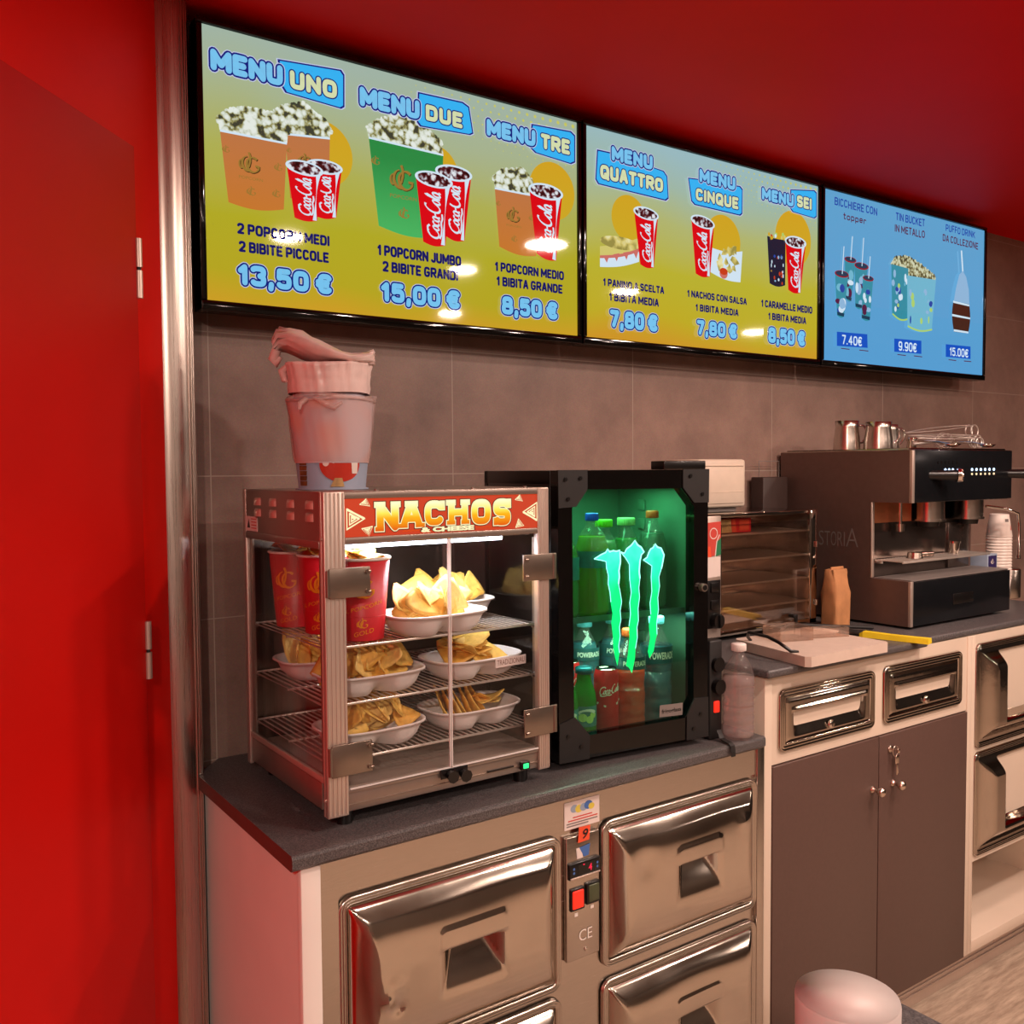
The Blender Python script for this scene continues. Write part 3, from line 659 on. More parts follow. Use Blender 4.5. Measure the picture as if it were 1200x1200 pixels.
            for i in range(9):
                c = B(rnd.uniform(.15, .85), rnd.uniform(.08, .7)); mb.poly(arc(c[0], c[1], wd * rnd.uniform(.1, .28), wd * rnd.uniform(.12, .3), 0, 360, 10)[:-1], fm, nxt(), SI[rnd.choice(['s_paleb', 's_blue', 's_white', 's_tealw', 's_mar'])])
            mb.poly([B(0, .08), B(1, .08), B(.98, 0), B(.02, 0)], fm, nxt(), SI['s_darkteal'])
            c = B(.5, 1); mb.poly(arc(c[0], c[1], wd * .54, wd * .16, 0, 360, 20)[:-1], fm, nxt(), SI['s_redd']); mb.poly(arc(c[0], c[1] + .001, wd * .47, wd * .12, 0, 360, 20)[:-1], fm, nxt(), SI['s_darkteal'])
            mb.poly([(c[0], c[1]), (c[0] + .004, c[1]), (c[0] + .012, c[1] + wd * 1.3), (c[0] + .008, c[1] + wd * 1.3)], fm, nxt(), SI['s_white'])
        elif k == 'barrel':
            q = it[2]; B = bil(q)
            side = lambda v: .10 * math.sin(PI * v)
            mb.poly([B(0 - side(i / 10), 1 - i / 10) for i in range(11)] + [B(1 + side(i / 10), i / 10) for i in range(11)], fm, nxt(), SI['s_brown'])
            for v in (.96, .52, .03):
                mb.poly([B(0 - side(v), v + .05), B(1 + side(v), v + .03), B(1 + side(v), v - .03), B(-side(v), v - .02)], fm, nxt(), SI['s_white'])
        elif k == 'bun':
            q = it[2]; B = bil(q)
            for lo, hi, m in ((0, .38, 's_white'), (.34, .46, 's_ham'), (.45, .8, 's_bun')):
                mb.poly([B(i / 12, lo - .08 * math.sin(PI * i / 12)) for i in range(13)] + [B(1 - i / 12, hi - .06 * math.sin(PI * i / 12)) for i in range(13)], fm, nxt(), SI[m])
            c = B(.5, .76); mb.poly(arc(c[0], c[1], abs(q[1][0] - q[0][0]) * .5, .017, 0, 360, 24)[:-1], fm, nxt(), SI['s_chips'])
            for i in range(4):
                mb.poly([B(.08 + .25 * i, .40), B(.24 + .25 * i, .40), B(.17 + .25 * i, .12)], fm, nxt(), SI['s_ham'])
        elif k == 'chips':
            q = it[2]; B = bil(q)
            mb.poly(shape(q, .1, .1), fm, nxt(), SI['s_white'])
            w = nxt()
            for i in range(14):
                c = B(rnd.uniform(.12, .85), rnd.uniform(.3, 1.0)); r = rnd.uniform(.010, .017); a = rnd.uniform(0, 360); w = nxt()
                mb.poly([(c[0] + r * math.cos(math.radians(a + d)), c[1] + r * math.sin(math.radians(a + d))) for d in (0, 60, 120, 240)], fm, w, SI['s_chips'])
            c = B(.42, .18); mb.poly(arc(c[0], c[1] - .006, .017, .015, 0, 360, 20)[:-1], fm, nxt(), SI['s_ham']); mb.poly(arc(c[0], c[1], .017, .010, 0, 360, 20)[:-1], fm, nxt(), SI['s_salsa'])
        elif k == 'candy':
            q = it[2]; B = bil(q)
            mb.poly(shape(q, .02, .05), fm, nxt(), SI['s_candy'])
            for i in range(22):
                c = B(rnd.uniform(.12, .88), rnd.uniform(.02, .62)); mb.poly(arc(c[0], c[1], rnd.uniform(.002, .005), rnd.uniform(.003, .008), 0, 360, 8)[:-1], fm, nxt(), SI[rnd.choice(['s_salsa', 's_paleb', 's_white', 's_blue', 's_gold'])])
            for i in range(12):
                c = B(rnd.uniform(.05, .95), rnd.uniform(.97, 1.12)); mb.poly(arc(c[0], c[1], .005, .006, 0, 360, 8)[:-1], fm, nxt(), SI[rnd.choice(['s_salsa', 's_bun', 's_lime', 's_white', 's_sun'])])
def screen(x0, x1, z0, z1, bg, data, label, dots):
    t = thing('menu_screen', label, 'screen', ((x0 + x1) / 2, SY + .05, z0), group='menu screens on the tiled wall')
    b = MB(); f = .012
    b.prism(rrect(x0 - f, x1 + f, z0 - f - .008, z1 + f, .004), lambda u, v, w=0: (u, SY + .045 - w, v), .042)
    for a in ((x0 - f, x1 + f, z1 + .001, z1 + f), (x0 - f, x1 + f, z0 - f - .008, z0 - .001), (x0 - f, x0 - .001, z0, z1), (x1 + .001, x1 + f, z0, z1)):
        b.box(a[0], a[1], SY - .006, SY + .01, a[2], a[3], .002)
    b.box(x0 + .15, x1 - .15, SY + .04, 1.999, z0 + .1, z1 - .08)
    b.build('casing', ['blackgloss'], t)
    b = MB(); fm = lambda u, v, w=0: (u, SY - .0002 - w, v)
    b.poly([(x0, z0), (x1, z0), (x1, z1), (x0, z1)], fm, 0, 0)
    if dots:
        for i in range(26):
            for j in range(9):
                x = x1 - .012 - i * .024 - (j % 2) * .012; z = z1 - .012 - j * .017; r = .0052 * (1 - i / 26) * (1 - j / 10)
                if r > .0012 and x < x1 - .006: b.poly(arc(x, z, r, r, 0, 360, 8)[:-1], fm, .00003, SI['s_dot'])
    draw_screen(b, data, fm)
    mats = [bg] + SMAT[1:]
    b.build('display', mats, t, fix=False)
    b = MB(); text(b, '-', XZ(SY - .0062), (x0 + x1) / 2 - .008, (x0 + x1) / 2 + .008, z0 - .012, z0 - .008, .0, 0); b.build('maker_mark', ['grey'], t, fix=False)
    return t
SCR1=[
('e','sun',(0.8461,2.2016),0.0698),
('pop','pop',[(0.7294,2.2182),(0.7339,2.2641),(0.7601,2.2835),(0.8054,2.3002),(0.8281,2.2838),(0.8512,2.2743),(0.8665,2.2522),(0.8623,2.237),(0.7663,2.2219)]),
('bkt','orange',[(0.7627,2.2265),(0.8631,2.2364),(0.8585,2.1029),(0.7715,2.0964)]),
('pop','pop',[(0.625,2.2079),(0.622,2.2307),(0.6448,2.2523),(0.6765,2.2623),(0.7086,2.264),(0.7449,2.2629),(0.7704,2.2402),(0.7668,2.208),(0.7002,2.2039)]),
('bkt','orange',[(0.626,2.2064),(0.7661,2.2072),(0.7568,2.0702),(0.6403,2.0672)]),
('cup','coke',[(0.8085,2.1726),(0.8895,2.1748),(0.8751,2.0707),(0.8298,2.0665)]),
('cup','coke',[(0.7642,2.1647),(0.8446,2.1618),(0.8308,2.0573),(0.7801,2.0568)]),
('p','tagb',[(0.7533,2.373),(0.8886,2.3837),(0.8956,2.3756),(0.8946,2.3121),(0.8873,2.3069),(0.768,2.3131),(0.759,2.325)]),
('t', 'MENU', 'menu', 0.6096, 2.3218, 2.3638, 0.7593),
('t', 'UNO', 'tag', 0.7745, 2.3221, 2.3599, 0.8811),
('t', '2 POPCORN MEDI', 'body', 0.6568, 2.0066, 2.029, 0.8576),
('t', '2 BIBITE PICCOLE', 'body', 0.6594, 1.9708, 1.9932, 0.8554),
('t', '13,50 €', 'price', 0.6558, 1.9039, 1.9468, 0.8636),
('e','sun',(1.1252,2.2117),0.0594),
('pop','pop',[(0.9545,2.2554),(0.949,2.2759),(0.9834,2.3022),(1.0335,2.3213),(1.0741,2.3142),(1.1104,2.2991),(1.1393,2.2822),(1.1449,2.256),(1.0579,2.2489)]),
('bkt','green',[(0.9545,2.2554),(1.1449,2.2524),(1.134,2.0632),(0.976,2.0674)]),
('cup','coke',[(1.1252,2.2154),(1.2211,2.2168),(1.2005,2.0638),(1.1502,2.0677)]),
('cup','coke',[(1.0715,2.1935),(1.1668,2.1906),(1.1478,2.0458),(1.0888,2.0472)]),
('p','tagb',[(1.0827,2.3781),(1.1974,2.3813),(1.2139,2.3747),(1.2244,2.3193),(1.216,2.3144),(1.087,2.3079),(1.0793,2.3152)]),
('t', 'MENU', 'menu', 0.9336, 2.3196, 2.3616, 1.0827),
('t', 'DUE', 'tag', 1.0981, 2.3225, 2.3583, 1.1983),
('t', '1 POPCORN JUMBO', 'body', 0.9719, 2.0021, 2.0262, 1.1897),
('t', '2 BIBITE GRANDI', 'body', 0.9837, 1.9675, 1.9913, 1.1805),
('t', '15,00 €', 'price', 0.9785, 1.9016, 1.9449, 1.187),
('e','sun',(1.4607,2.2207),0.0718),
('pop','pop',[(1.2868,2.1997),(1.283,2.225),(1.3093,2.2484),(1.3687,2.2612),(1.3957,2.2393),(1.4108,2.2029),(1.3442,2.1971)]),
('bkt','orange',[(1.2868,2.1997),(1.4108,2.2005),(1.4097,2.0538),(1.2989,2.063)]),
('cup','coke',[(1.3895,2.2165),(1.4924,2.2159),(1.4723,2.05),(1.411,2.0603)]),
('p','tagb',[(1.401,2.3709),(1.519,2.3772),(1.5319,2.3697),(1.5316,2.3073),(1.5186,2.3009),(1.4115,2.3076),(1.3963,2.3168)]),
('t', 'MENU', 'menu', 1.2643, 2.32, 2.3598, 1.4089),
('t', 'TRE', 'tag', 1.4254, 2.3198, 2.3573, 1.5176),
('t', '1 POPCORN MEDIO', 'body', 1.2851, 2.0028, 2.0256, 1.4959),
('t', '1 BIBITA GRANDE', 'body', 1.2894, 1.9685, 1.9914, 1.4911),
('t', '8,50 €', 'price', 1.3038, 1.9016, 1.9457, 1.4764),
]
SCR2=[
('e','sun',(1.7223,2.1926),0.0614),
('bun','bun',[(1.621,2.1193),(1.7595,2.1623),(1.7594,2.0825),(1.6208,2.0526)]),
('cup','coke',[(1.7409,2.2171),(1.829,2.2126),(1.8135,2.0734),(1.7632,2.0764)]),
('e','sun',(2.0864,2.1808),0.0748),
('chips','chips',[(2.035,2.1565),(2.1703,2.1618),(2.1619,2.0707),(2.0353,2.0863)]),
('cup','coke',[(1.9564,2.2267),(2.0484,2.2191),(2.0319,2.0731),(1.9741,2.0753)]),
('e','sun',(2.4002,2.2286),0.0851),
('candy','candy',[(2.2782,2.2215),(2.3632,2.2205),(2.3626,2.0828),(2.2907,2.0814)]),
('cup','coke',[(2.3603,2.2182),(2.4571,2.2196),(2.4337,2.0668),(2.3753,2.0703)]),
('p','tagb',[(1.6113,2.3482),(1.6537,2.3491),(1.8437,2.3357),(1.857,2.3241),(1.8617,2.2689),(1.8515,2.2617),(1.6145,2.2659),(1.6055,2.276)]),
('t', 'MENU', 'menu', 1.6573, 2.3327, 2.37, 1.8051),
('t', 'QUATTRO', 'tag', 1.6182, 2.2792, 2.3162, 1.8437),
('p','tagb',[(1.9431,2.3331),(1.9759,2.3357),(2.1513,2.3445),(2.1621,2.3373),(2.1607,2.2714),(2.1518,2.2653),(1.9678,2.2674),(1.9555,2.2752)]),
('t', 'MENU', 'menu', 1.984, 2.3314, 2.3687, 2.1335),
('t', 'CINQUE', 'tag', 1.9693, 2.2785, 2.3129, 2.147),
('p','tagb',[(2.3841,2.3727),(2.4937,2.3879),(2.505,2.3821),(2.5058,2.3132),(2.4947,2.3064),(2.3945,2.3106),(2.3826,2.32)]),
('t', 'MENU', 'menu', 2.2482, 2.324, 2.3604, 2.3969),
('t', 'SEI', 'tag', 2.4107, 2.3275, 2.3632, 2.4829),
('t', '1 PANINO A SCELTA', 'body', 1.6263, 2.0035, 2.0238, 1.8461),
('t', '1 BIBITA MEDIA', 'body', 1.6469, 1.9669, 1.9884, 1.8259),
('t', '7,80 €', 'price', 1.6496, 1.898, 1.9445, 1.8228),
('t', '1 NACHOS CON SALSA', 'body', 1.9356, 2.005, 2.0251, 2.1828),
('t', '1 BIBITA MEDIA', 'body', 1.9685, 1.9689, 1.9891, 2.1472),
('t', '7,80 €', 'price', 1.9736, 1.9026, 1.945, 2.1421),
('t', '1 CARAMELLE MEDIO', 'body', 2.2471, 2.0062, 2.0283, 2.4876),
('t', '1 BIBITA MEDIA', 'body', 2.2791, 1.9709, 1.9925, 2.4576),
('t', '8,50 €', 'price', 2.2795, 1.9022, 1.9492, 2.4543),
]
SCR3=[
('t', 'BICCHIERE CON', 'blue', 2.6064, 2.3636, 2.3889, 2.836),
('t', 'topper', 'mar', 2.6514, 2.3264, 2.3481, 2.7753),
('t', 'TIN BUCKET', 'blue', 2.9422, 2.3658, 2.3921, 3.1169),
('t', 'IN METALLO', 'mar', 2.937, 2.326, 2.3512, 3.1179),
('t', 'PUFFO DRINK', 'blue', 3.2497, 2.371, 2.3957, 3.4468),
('t', 'DA COLLEZIONE', 'mar', 3.2307, 2.332, 2.3568, 3.4693),
('pcup','teal',[(2.6599,2.2007),(2.7192,2.1996),(2.6965,2.067),(2.6691,2.0726)]),
('pcup','teal',[(2.713,2.1878),(2.7848,2.1851),(2.7523,2.0488),(2.7179,2.0512)]),
('pcup','teal',[(2.608,2.1493),(2.677,2.1478),(2.6564,2.0125),(2.6205,2.0149)]),
('pcup','teal',[(2.7553,2.1509),(2.812,2.1487),(2.7953,2.0132),(2.7501,2.0161)]),
('pop','pop2',[(2.9129,2.2114),(2.9372,2.2402),(3.0077,2.2518),(3.0912,2.2325),(3.183,2.2012),(3.1834,2.1862),(3.0092,2.1819)]),
('pbkt','teal',[(2.9129,2.2126),(3.0138,2.2087),(3.0104,2.0308),(2.9212,2.0424)]),
('pbkt','tealw',[(3.0051,2.1844),(3.1833,2.188),(3.1606,2.0074),(3.0109,2.0074)]),
('barrel','brown',[(3.296,2.1246),(3.4032,2.1224),(3.3991,2.0154),(3.3023,2.0141)]),
('p','white',[(3.34,2.3113),(3.3491,2.3124),(3.3604,2.2364),(3.3512,2.2353)]),
('p','paleb',[(3.2993,2.1267),(3.3117,2.1723),(3.3331,2.224),(3.3557,2.2389),(3.3794,2.2199),(3.3982,2.1751),(3.4032,2.1224)]),
('p','pblue',[(2.6142,1.9607),(2.7772,1.9649),(2.7799,1.92),(2.6148,1.9154)]),
('p','pblue',[(2.9308,1.9621),(3.0941,1.9663),(3.0951,1.9204),(2.9316,1.9175)]),
('p','pblue',[(3.2495,1.9653),(3.4158,1.9681),(3.4171,1.9221),(3.2506,1.92)]),
('t', '7.40€', 'white', 2.6411, 1.9227, 1.9535, 2.7493),
('t', '9.90€', 'white', 2.956, 1.9232, 1.9552, 3.0661),
('t', '15.00€', 'white', 3.2755, 1.9259, 1.9566, 3.401),
('p','mar',[(2.6354,1.9102),(2.6806,1.9099),(2.6807,1.9071),(2.6355,1.9074)]),
('p','mar',[(2.7331,1.9112),(2.7829,1.9111),(2.7829,1.9083),(2.7332,1.9084)]),
('p','mar',[(2.9488,1.9104),(2.9996,1.9102),(2.9996,1.9072),(2.9489,1.9075)]),
('p','mar',[(3.0481,1.9121),(3.0985,1.9117),(3.0986,1.9087),(3.0481,1.9091)]),
('p','mar',[(3.2676,1.9124),(3.3186,1.9118),(3.3187,1.9087),(3.2677,1.9093)]),
('p','mar',[(3.3704,1.9137),(3.4208,1.9142),(3.4209,1.911),(3.3705,1.9105)]),
]

screen(.594, 1.544, 1.868, 2.408, 's_bg', SCR1, 'left wall screen showing menu uno, due and tre over yellow', True)
screen(1.574, 2.5215, 1.868, 2.408, 's_bg2', SCR2, 'middle wall screen showing menu quattro, cinque and sei over yellow', True)
screen(2.554, 3.5135, 1.868, 2.408, 's_bg3', SCR3, 'right wall screen with blue background and collectable cups', False)
# ------------------------------------------------------------------ left worktop and steel drawer freezer
b = MB()
o = [(.5574, 1.41), (1.70, 1.41), (1.70, 1.998), (.628, 1.998), (.603, 1.968), (.583, 1.945), (.5574, 1.925)]
n = len(o); zt, zb = .908, .881
ring = lambda z, d: [(x, y + (d if y < 1.5 else 0), z) for x, y in o]
b.rings([ring(zb, .006), ring(zb + .006, 0), ring(zt - .006, 0), ring(zt - .0018, .0018), ring(zt, .006)], 0, False, True)
b.add(ring(zt, .006), [list(range(n))]); b.add(ring(zb, .006), [list(range(n))[::-1]])
b.m = [1 if (i % n == n - 1 and i < 4 * n) else 0 for i in range(len(b.m))]
wt = b.build('worktop', ['worktop', 'endgrain'], None)
tag(wt, 'left grey speckled worktop under the nacho case and drinks fridge', 'worktop')
FY = 1.435
t = thing('freezer_cabinet', 'stainless steel drawer freezer below the left worktop', 'freezer', (1.15, 1.7, 0))
b = MB(); b.box(.5766, .5915, 1.44, 1.93, 0, zb - .001); b.box(.5766, .611, FY - .012, FY + .006, 0, zb - .001, .001); tag(b.build('side_panel', ['whitepanel'], t), 'white left side panel')
b = MB(); b.box(.612, 1.715, FY + .004, 1.93, .0, zb - .001)
b.box(.612, .645, FY - .004, FY + .004, 0, zb - .001); b.box(1.695, 1.7185, FY - .006, FY + .004, 0, zb - .001, .001)
b.box(.645, 1.695, FY - .001, FY + .004, .815, zb - .001)
b.build('body', ['steel'], t)
def dist(x, z, x0, x1, z0, z1, r):
    """inside distance to a rounded rectangle's edge"""
    cx, cz = (x0 + x1) / 2, (z0 + z1) / 2; qx = abs(x - cx) - (x1 - x0) / 2 + r; qz = abs(z - cz) - (z1 - z0) / 2 + r
    return -(math.hypot(max(qx, 0), max(qz, 0)) + min(max(qx, qz), 0) - r)
def sstep(t): t = max(0., min(1., t)); return t * t * (3 - 2 * t)
def drawer_front(t, x0, x1, z0, z1, hs=None, dents=()):
    """ribbed steel surround with a pillow-pressed drawer front and a scooped finger pull"""
    m = .017
    def fr(x, z):
        d = dist(x, z, x0 - .002, x1 + .002, z0 - .002, z1 + .002, .022)
        if d < 0: return 0
        h = .005 * sstep(d / .004) + .0022 * math.sin(d / .0052 * PI) if d < .0165 else .001
        return h
    b = MB()
    N = 14
    def loop(d, out):
        return [(x, FY - .001 - out, z) for x, z in rrect(x0 + d, x1 - d, z0 + d, z1 - d, max(.004, .024 - d), 5)]
    prof = [(-.001, -.002), (0, .003), (.002, .0055), (.004, .0055), (.0055, .003), (.007, .0055), (.009, .0055), (.0105, .003), (.012, .0055), (.0135, .0055), (.0150, .001), (.0155, -.006)]
    b.rings([loop(d, q) for d, q in prof], 0, True)
    b.build('drawer_surround', ['steel'], t)
    a0, a1, c0, c1 = x0 + m, x1 - m, z0 + m, z1 - m
    hw = .145; hx = (a0 + a1) / 2 - .005; zc = (c0 + c1) / 2
    if hs is None: hs = (hx - hw / 2, hx + hw / 2, zc - .066, zc + .066)
    def h(x, z):
        dx = min(x - a0, a1 - x); dz = min(z - c0, c1 - z)
        d = min(dx, dz)
        uz = abs(2 * (z - c0) / (c1 - c0) - 1); ux = abs(2 * (x - a0) / (a1 - a0) - 1)
        o = .003 * sstep(d / .003) + .006 * min(1, d / .03) + min(.026 * (1 - uz ** 3.4), .032 * (1 - ux ** 7))
        o += .0012 * math.sin(x * 21 + z * 13) * sstep(d / .06)
        e = dist(x, z, *hs, .014)
        if e > 0:
            lip = hs[3] - .038
            if z > lip: o += .0022 * sstep(e / .002)
            else:
                k = min((x - hs[0]) / .05, (hs[1] - x) / .05, (z - hs[2]) / .10, 1.0)
                o -= .034 * sstep(k) * sstep(e / .004) + .001
        for dx_, dz_, r_, a_ in dents: o += a_ * math.exp(-((x - dx_) ** 2 + (z - dz_) ** 2) / r_ ** 2)
        return o
    b = MB(); nx = int((a1 - a0) / .0042); nz = int((c1 - c0) / .0042)
    b.height(a0, a1, c0, c1, FY - .002, h, nx, nz)
    b.box(a0, a1, FY - .0015, FY + .003, c0, c1)
    return b.build('drawer', ['steeldoor'], t)
drawer_front(t, .645, 1.118, .495, .806, (.823, .968, .586, .716), [(.72, .62, .010, .006), (.74, .60, .012, -.005), (.73, .64, .02, .004)])
drawer_front(t, 1.224, 1.694, .502, .808, (1.405, 1.55, .592, .72), [(1.62, .73, .014, .004), (1.32, .70, .03, -.004)])
drawer_front(t, .645, 1.118, .17, .482, (.823, .968, .262, .392))
drawer_front(t, 1.224, 1.694, .17, .475, (1.405, 1.55, .262, .388))
# control column between the drawers
b = MB(); b.box(1.13, 1.215, FY - .0065, FY + .003, .545, .797, .002)
b.cyl((1.18, FY - .004, .559), (1.18, FY - .009, .559), .004); b.cyl((1.18, FY - .004, .788), (1.18, FY - .009, .788), .004)
cp = b.build('control_panel', ['steel'], t)
b = MB(); F = XZ(FY - .0072); text(b, 'CE', F, 1.161, 1.195, .581, .603, 0, 0, .0)
b.build('ce_mark', ['white'], cp, fix=False)
b = MB(); b.poly([(1.154, .772), (1.166, .772), (1.172, .75), (1.156, .75)], F, 0.0003, 1); b.poly([(1.162, .772), (1.190, .775), (1.186, .752), (1.174, .751)], F, .0004, 0); b.poly([(1.157, .768), (1.163, .752), (1.157, .75)], F, .0006, 1)
b.build('maker_emblem', ['stickerblue', 'stickerwhite'], cp, fix=False)
b = MB(); b.box(1.132, 1.212, FY - .014, FY - .004, .7125, .7465, .003, 0); b.box(1.134, 1.210, FY - .016, FY - .013, .7145, .7175, .0008, 3)
F2 = XZ(FY - .0142); b.poly([(1.154, .720), (1.196, .720), (1.196, .741), (1.154, .741)], F2, 0.0002, 1)
text(b, '4', F2, 1.180, 1.189, .7235, .7375, .0006, 2, .02); b.poly([(1.166, .738), (1.170, .738), (1.170, .7405), (1.166, .7405)], F2, .0006, 2)
for x, z in ((1.143, .735), (1.143, .727), (1.203, .735), (1.203, .727)): b.poly(arc(x, z, .0028, .0028, 0, 360, 10)[:-1], F2, .0004, 4)
tag(b.build('temperature_display', ['black', 'blackgloss', 'digitred', 'alu', 'stickerblue'], cp), 'black display with red digit')
b = MB(); b.box(1.137, 1.1725, FY - .012, FY - .004, .648, .693, .002, 0); b.box(1.141, 1.1685, FY - .0145, FY - .010, .653, .689, .002, 1); tag(b.build('rocker_switch', ['black', 'ledred'], cp), 'red lit rocker switch')
b = MB(); b.box(1.1775, 1.2125, FY - .012, FY - .004, .652, .696, .002, 0); b.box(1.1815, 1.2085, FY - .0145, FY - .010, .657, .692, .002, 1); tag(b.build('rocker_switch', ['black', 'olive'], cp), 'dark green rocker switch')
for x, z in ((1.150, .634), (1.191, .640)): b = MB(); b.box(x, x + .008, FY - .0072, FY - .006, z, z + .007); b.build('switch_tag', ['white'], cp)
b = MB(); F = XZ(FY - .0015); b.prism([(1.129, .811), (1.219, .811), (1.219, .866), (1.129, .866)], F, .0006, 0)
for z, x0, x1, m in ((.832, 1.150, 1.200, 1), (.8265, 1.138, 1.214, 1), (.821, 1.134, 1.214, 2), (.816, 1.134, 1.19, 2)): b.poly([(x0, z), (x1, z), (x1, z + .0025), (x0, z + .0025)], F, .0009, m)
for x, z, r, m in ((1.154, .851, .010, 3), (1.166, .849, .010, 4), (1.178, .850, .010, 3), (1.190, .852, .011, 5), (1.198, .848, .008, 4)): b.poly(arc(x, z, r, r * .8, 0, 360, 14)[:-1], F, .0009 + x * .0001, m)
tag(b.build('maker_sticker', ['stickerwhite', 'stickerred', 'grey', 'paperblue', 'stickeryellow', 'stickerblue'], t, fix=False), 'white sticker with small coloured print')
b = MB(); F = XZ(FY - .009); b.prism([(1.157, .783), (1.186, .784), (1.189, .813), (1.160, .814)], F, .0006, 0); text(b, '9', F, 1.166, 1.180, .789, .808, .0012, 1, .02, shear=.25)
tag(b.build('number_sticker', ['orange_sticker', 'blackmatte'], t, fix=False), 'orange sticker with a handwritten 9')

# ------------------------------------------------------------------ middle cabinet: two steel drawers over two brown doors
t = thing('base_cabinet', 'white base cabinet with two steel drawers above two brown doors', 'cabinet', (2.16, 1.7, 0.1))
Z2 = 1.0375
b = MB(); b.box(1.7215, 1.747, FY - .004, 1.99, .10, Z2, .001); b.box(2.60, 2.622, FY - .004, 1.99, .10, Z2, .001)
b.box(1.747, 2.60, FY, 1.99, .824, Z2); b.box(1.747, 2.60, FY + .012, 1.99, .10, .824)
b.build('carcass', ['postwhite'], t)
for x0, x1, lab in ((1.7495, 2.1685, 'left brown door'), (2.1725, 2.5975, 'right brown door with a key in its lock')):
    b = MB(); b.box(x0, x1, FY - .006, FY + .011, .1, .821, .0015); d = tag(b.build('door', ['doorbrown'], t), lab)
    kx = 2.143 if x0 < 2 else 2.2325; kz = .688
    b = MB(); R = lambda prof, x, z: [[(x + r * math.cos(2 * PI * j / 20), FY - .006 - q, z + r * math.sin(2 * PI * j / 20)) for j in range(20)] for r, q in prof]
    b.rings(R([(.010, 0), (.010, .003), (.0055, .006), (.005, .014), (.010, .019), (.0132, .025), (.012, .032), (.006, .036), (.0005, .037)], kx, kz))
    tag(b.build('knob', ['brass'], d), 'round brushed metal knob')
    if x0 > 2:
        b = MB(); b.rings(R([(.010, 0), (.010, .003), (.0085, .005), (.0002, .005)], 2.2185, .782)); b.build('lock', ['brass'], d)
b = MB()
b.tube([(2.2185 + .012 * math.cos(a) + .008, FY - .017, .777 + .014 * math.sin(a)) for a in [2 * PI * i / 18 for i in range(18)]], .0012, 6, 0, closed=True)
b.box(2.2165, 2.2205, FY - .026, FY - .010, .780, .784, .0008); b.box(2.214, 2.223, FY - .034, FY - .026, .776, .788, .002)
b.box(2.226, 2.243, FY - .0185, FY - .0155, .742, .764, .004); b.box(2.2315, 2.2375, FY - .018, FY - .016, .712, .744, .0008); b.box(2.2375, 2.2405, FY - .018, FY - .016, .716, .728, .0005)
tag(b.build('keys', ['brass']), 'small bunch of keys hanging in the lock of the right brown door', 'keys')
def shallow_drawer(x0, x1, z0, z1, lab):
    b = MB()
    loop = lambda d, q: [(x, FY - .001 - q, z) for x, z in rrect(x0 + d, x1 - d, z0 + d, z1 - d, max(.003, .018 - d), 5)]
    b.rings([loop(d, q) for d, q in [(-.001, -.001), (0, .004), (.002, .0065), (.005, .0065), (.007, .0035), (.009, .0065), (.012, .0065), (.014, .0035), (.016, .0065), (.020, .0065), (.0215, .003)]], 0, True)
    a0, a1, c0, c1 = x0 + .0215, x1 - .0215, z0 + .0215, z1 - .0215
    lip = c1 - .035
    def h(x, z):
        d = min(x - a0, a1 - x, z - c0, c1 - z); o = .003 + .006 * sstep(d / .01)
        e = min(x - a0 - .022, a1 - .022 - x)
        if z < lip and z > lip - .062 and e > 0: o -= (.026 * (1 - (lip - z) / .062)) * sstep(e / .02)
        if z >= lip and z < lip + .01 and e > 0: o += .005
        return o
    b.height(a0, a1, c0, c1, FY - .001, h, 70, 36)
    d = tag(b.build('drawer', ['steelhi'], t), lab)
    cx = (x0 + x1) / 2; zc = c0 + .019
    b = MB(); b.rings([[(cx + r * math.cos(2 * PI * j / 20), FY - .009 - q, zc + r * math.sin(2 * PI * j / 20)) for j in range(20)] for r, q in [(.011, 0), (.011, .004), (.009, .006), (.0002, .006)]]); b.box(cx - .001, cx + .001, FY - .0158, FY - .0148, zc - .005, zc + .005, mat=1)
    b.build('lock', ['chrome', 'black'], d)
shallow_drawer(1.773, 2.150, .850, 1.000, 'left steel drawer with ribbed surround')
shallow_drawer(2.191, 2.566, .849, 1.002, 'right steel drawer with ribbed surround')
# ------------------------------------------------------------------ right cabinet: deep drawn steel doors over an open niche
t = thing('steel_door_cabinet', 'white cabinet with two bulging steel doors above an open niche, at the right edge', 'cabinet', (2.95, 1.7, .1))
b = MB(); b.box(2.6225, 2.64, FY - .004, 1.99, .10, Z2, .001); b.box(3.26, 3.28, FY - .004, 1.99, .10, Z2, .001); b.box(2.64, 3.26, FY, 1.99, .368, Z2); b.box(2.64, 3.26, FY - .004, 1.99, .10, .134, .001)
b.box(2.64, 3.26, 1.86, 1.99, .134, .368); b.build('carcass', ['postwhite'], t)
def deep_door(x0, x1, z0, z1):
    b = MB()
    loop = lambda d, q: [(x, FY - .001 - q, z) for x, z in rrect(x0 + d, x1 - d, z0 + d, z1 - d, max(.004, .024 - d), 5)]
    b.rings([loop(d, q) for d, q in [(-.001, -.001), (0, .004), (.002, .0065), (.004, .0065), (.0055, .0035), (.007, .0065), (.009, .0065), (.0105, .0035), (.012, .0065), (.014, .0065), (.0155, .002)]], 0, True)
    a0, a1, c0, c1 = x0 + .0155, x1 - .0155, z0 + .0155, z1 - .0155
    def h(x, z):
        dx = min(x - a0, a1 - x); dz = min(z - c0, c1 - z)
        o = .003 + .034 * sstep(min(dx / .055, dz / .06))
        hx0 = a0 + .10; e = min(x - hx0, a1 - .1 - x, z - c0 - .05, c1 - .012 - z)
        if e > 0: o -= (.030 + .20 * (z - c0)) * sstep(e / .03)
        return o
    b.height(a0, a1, c0, c1, FY - .001, h, 130, 70)
    b.build('door', ['steelhi'], t)
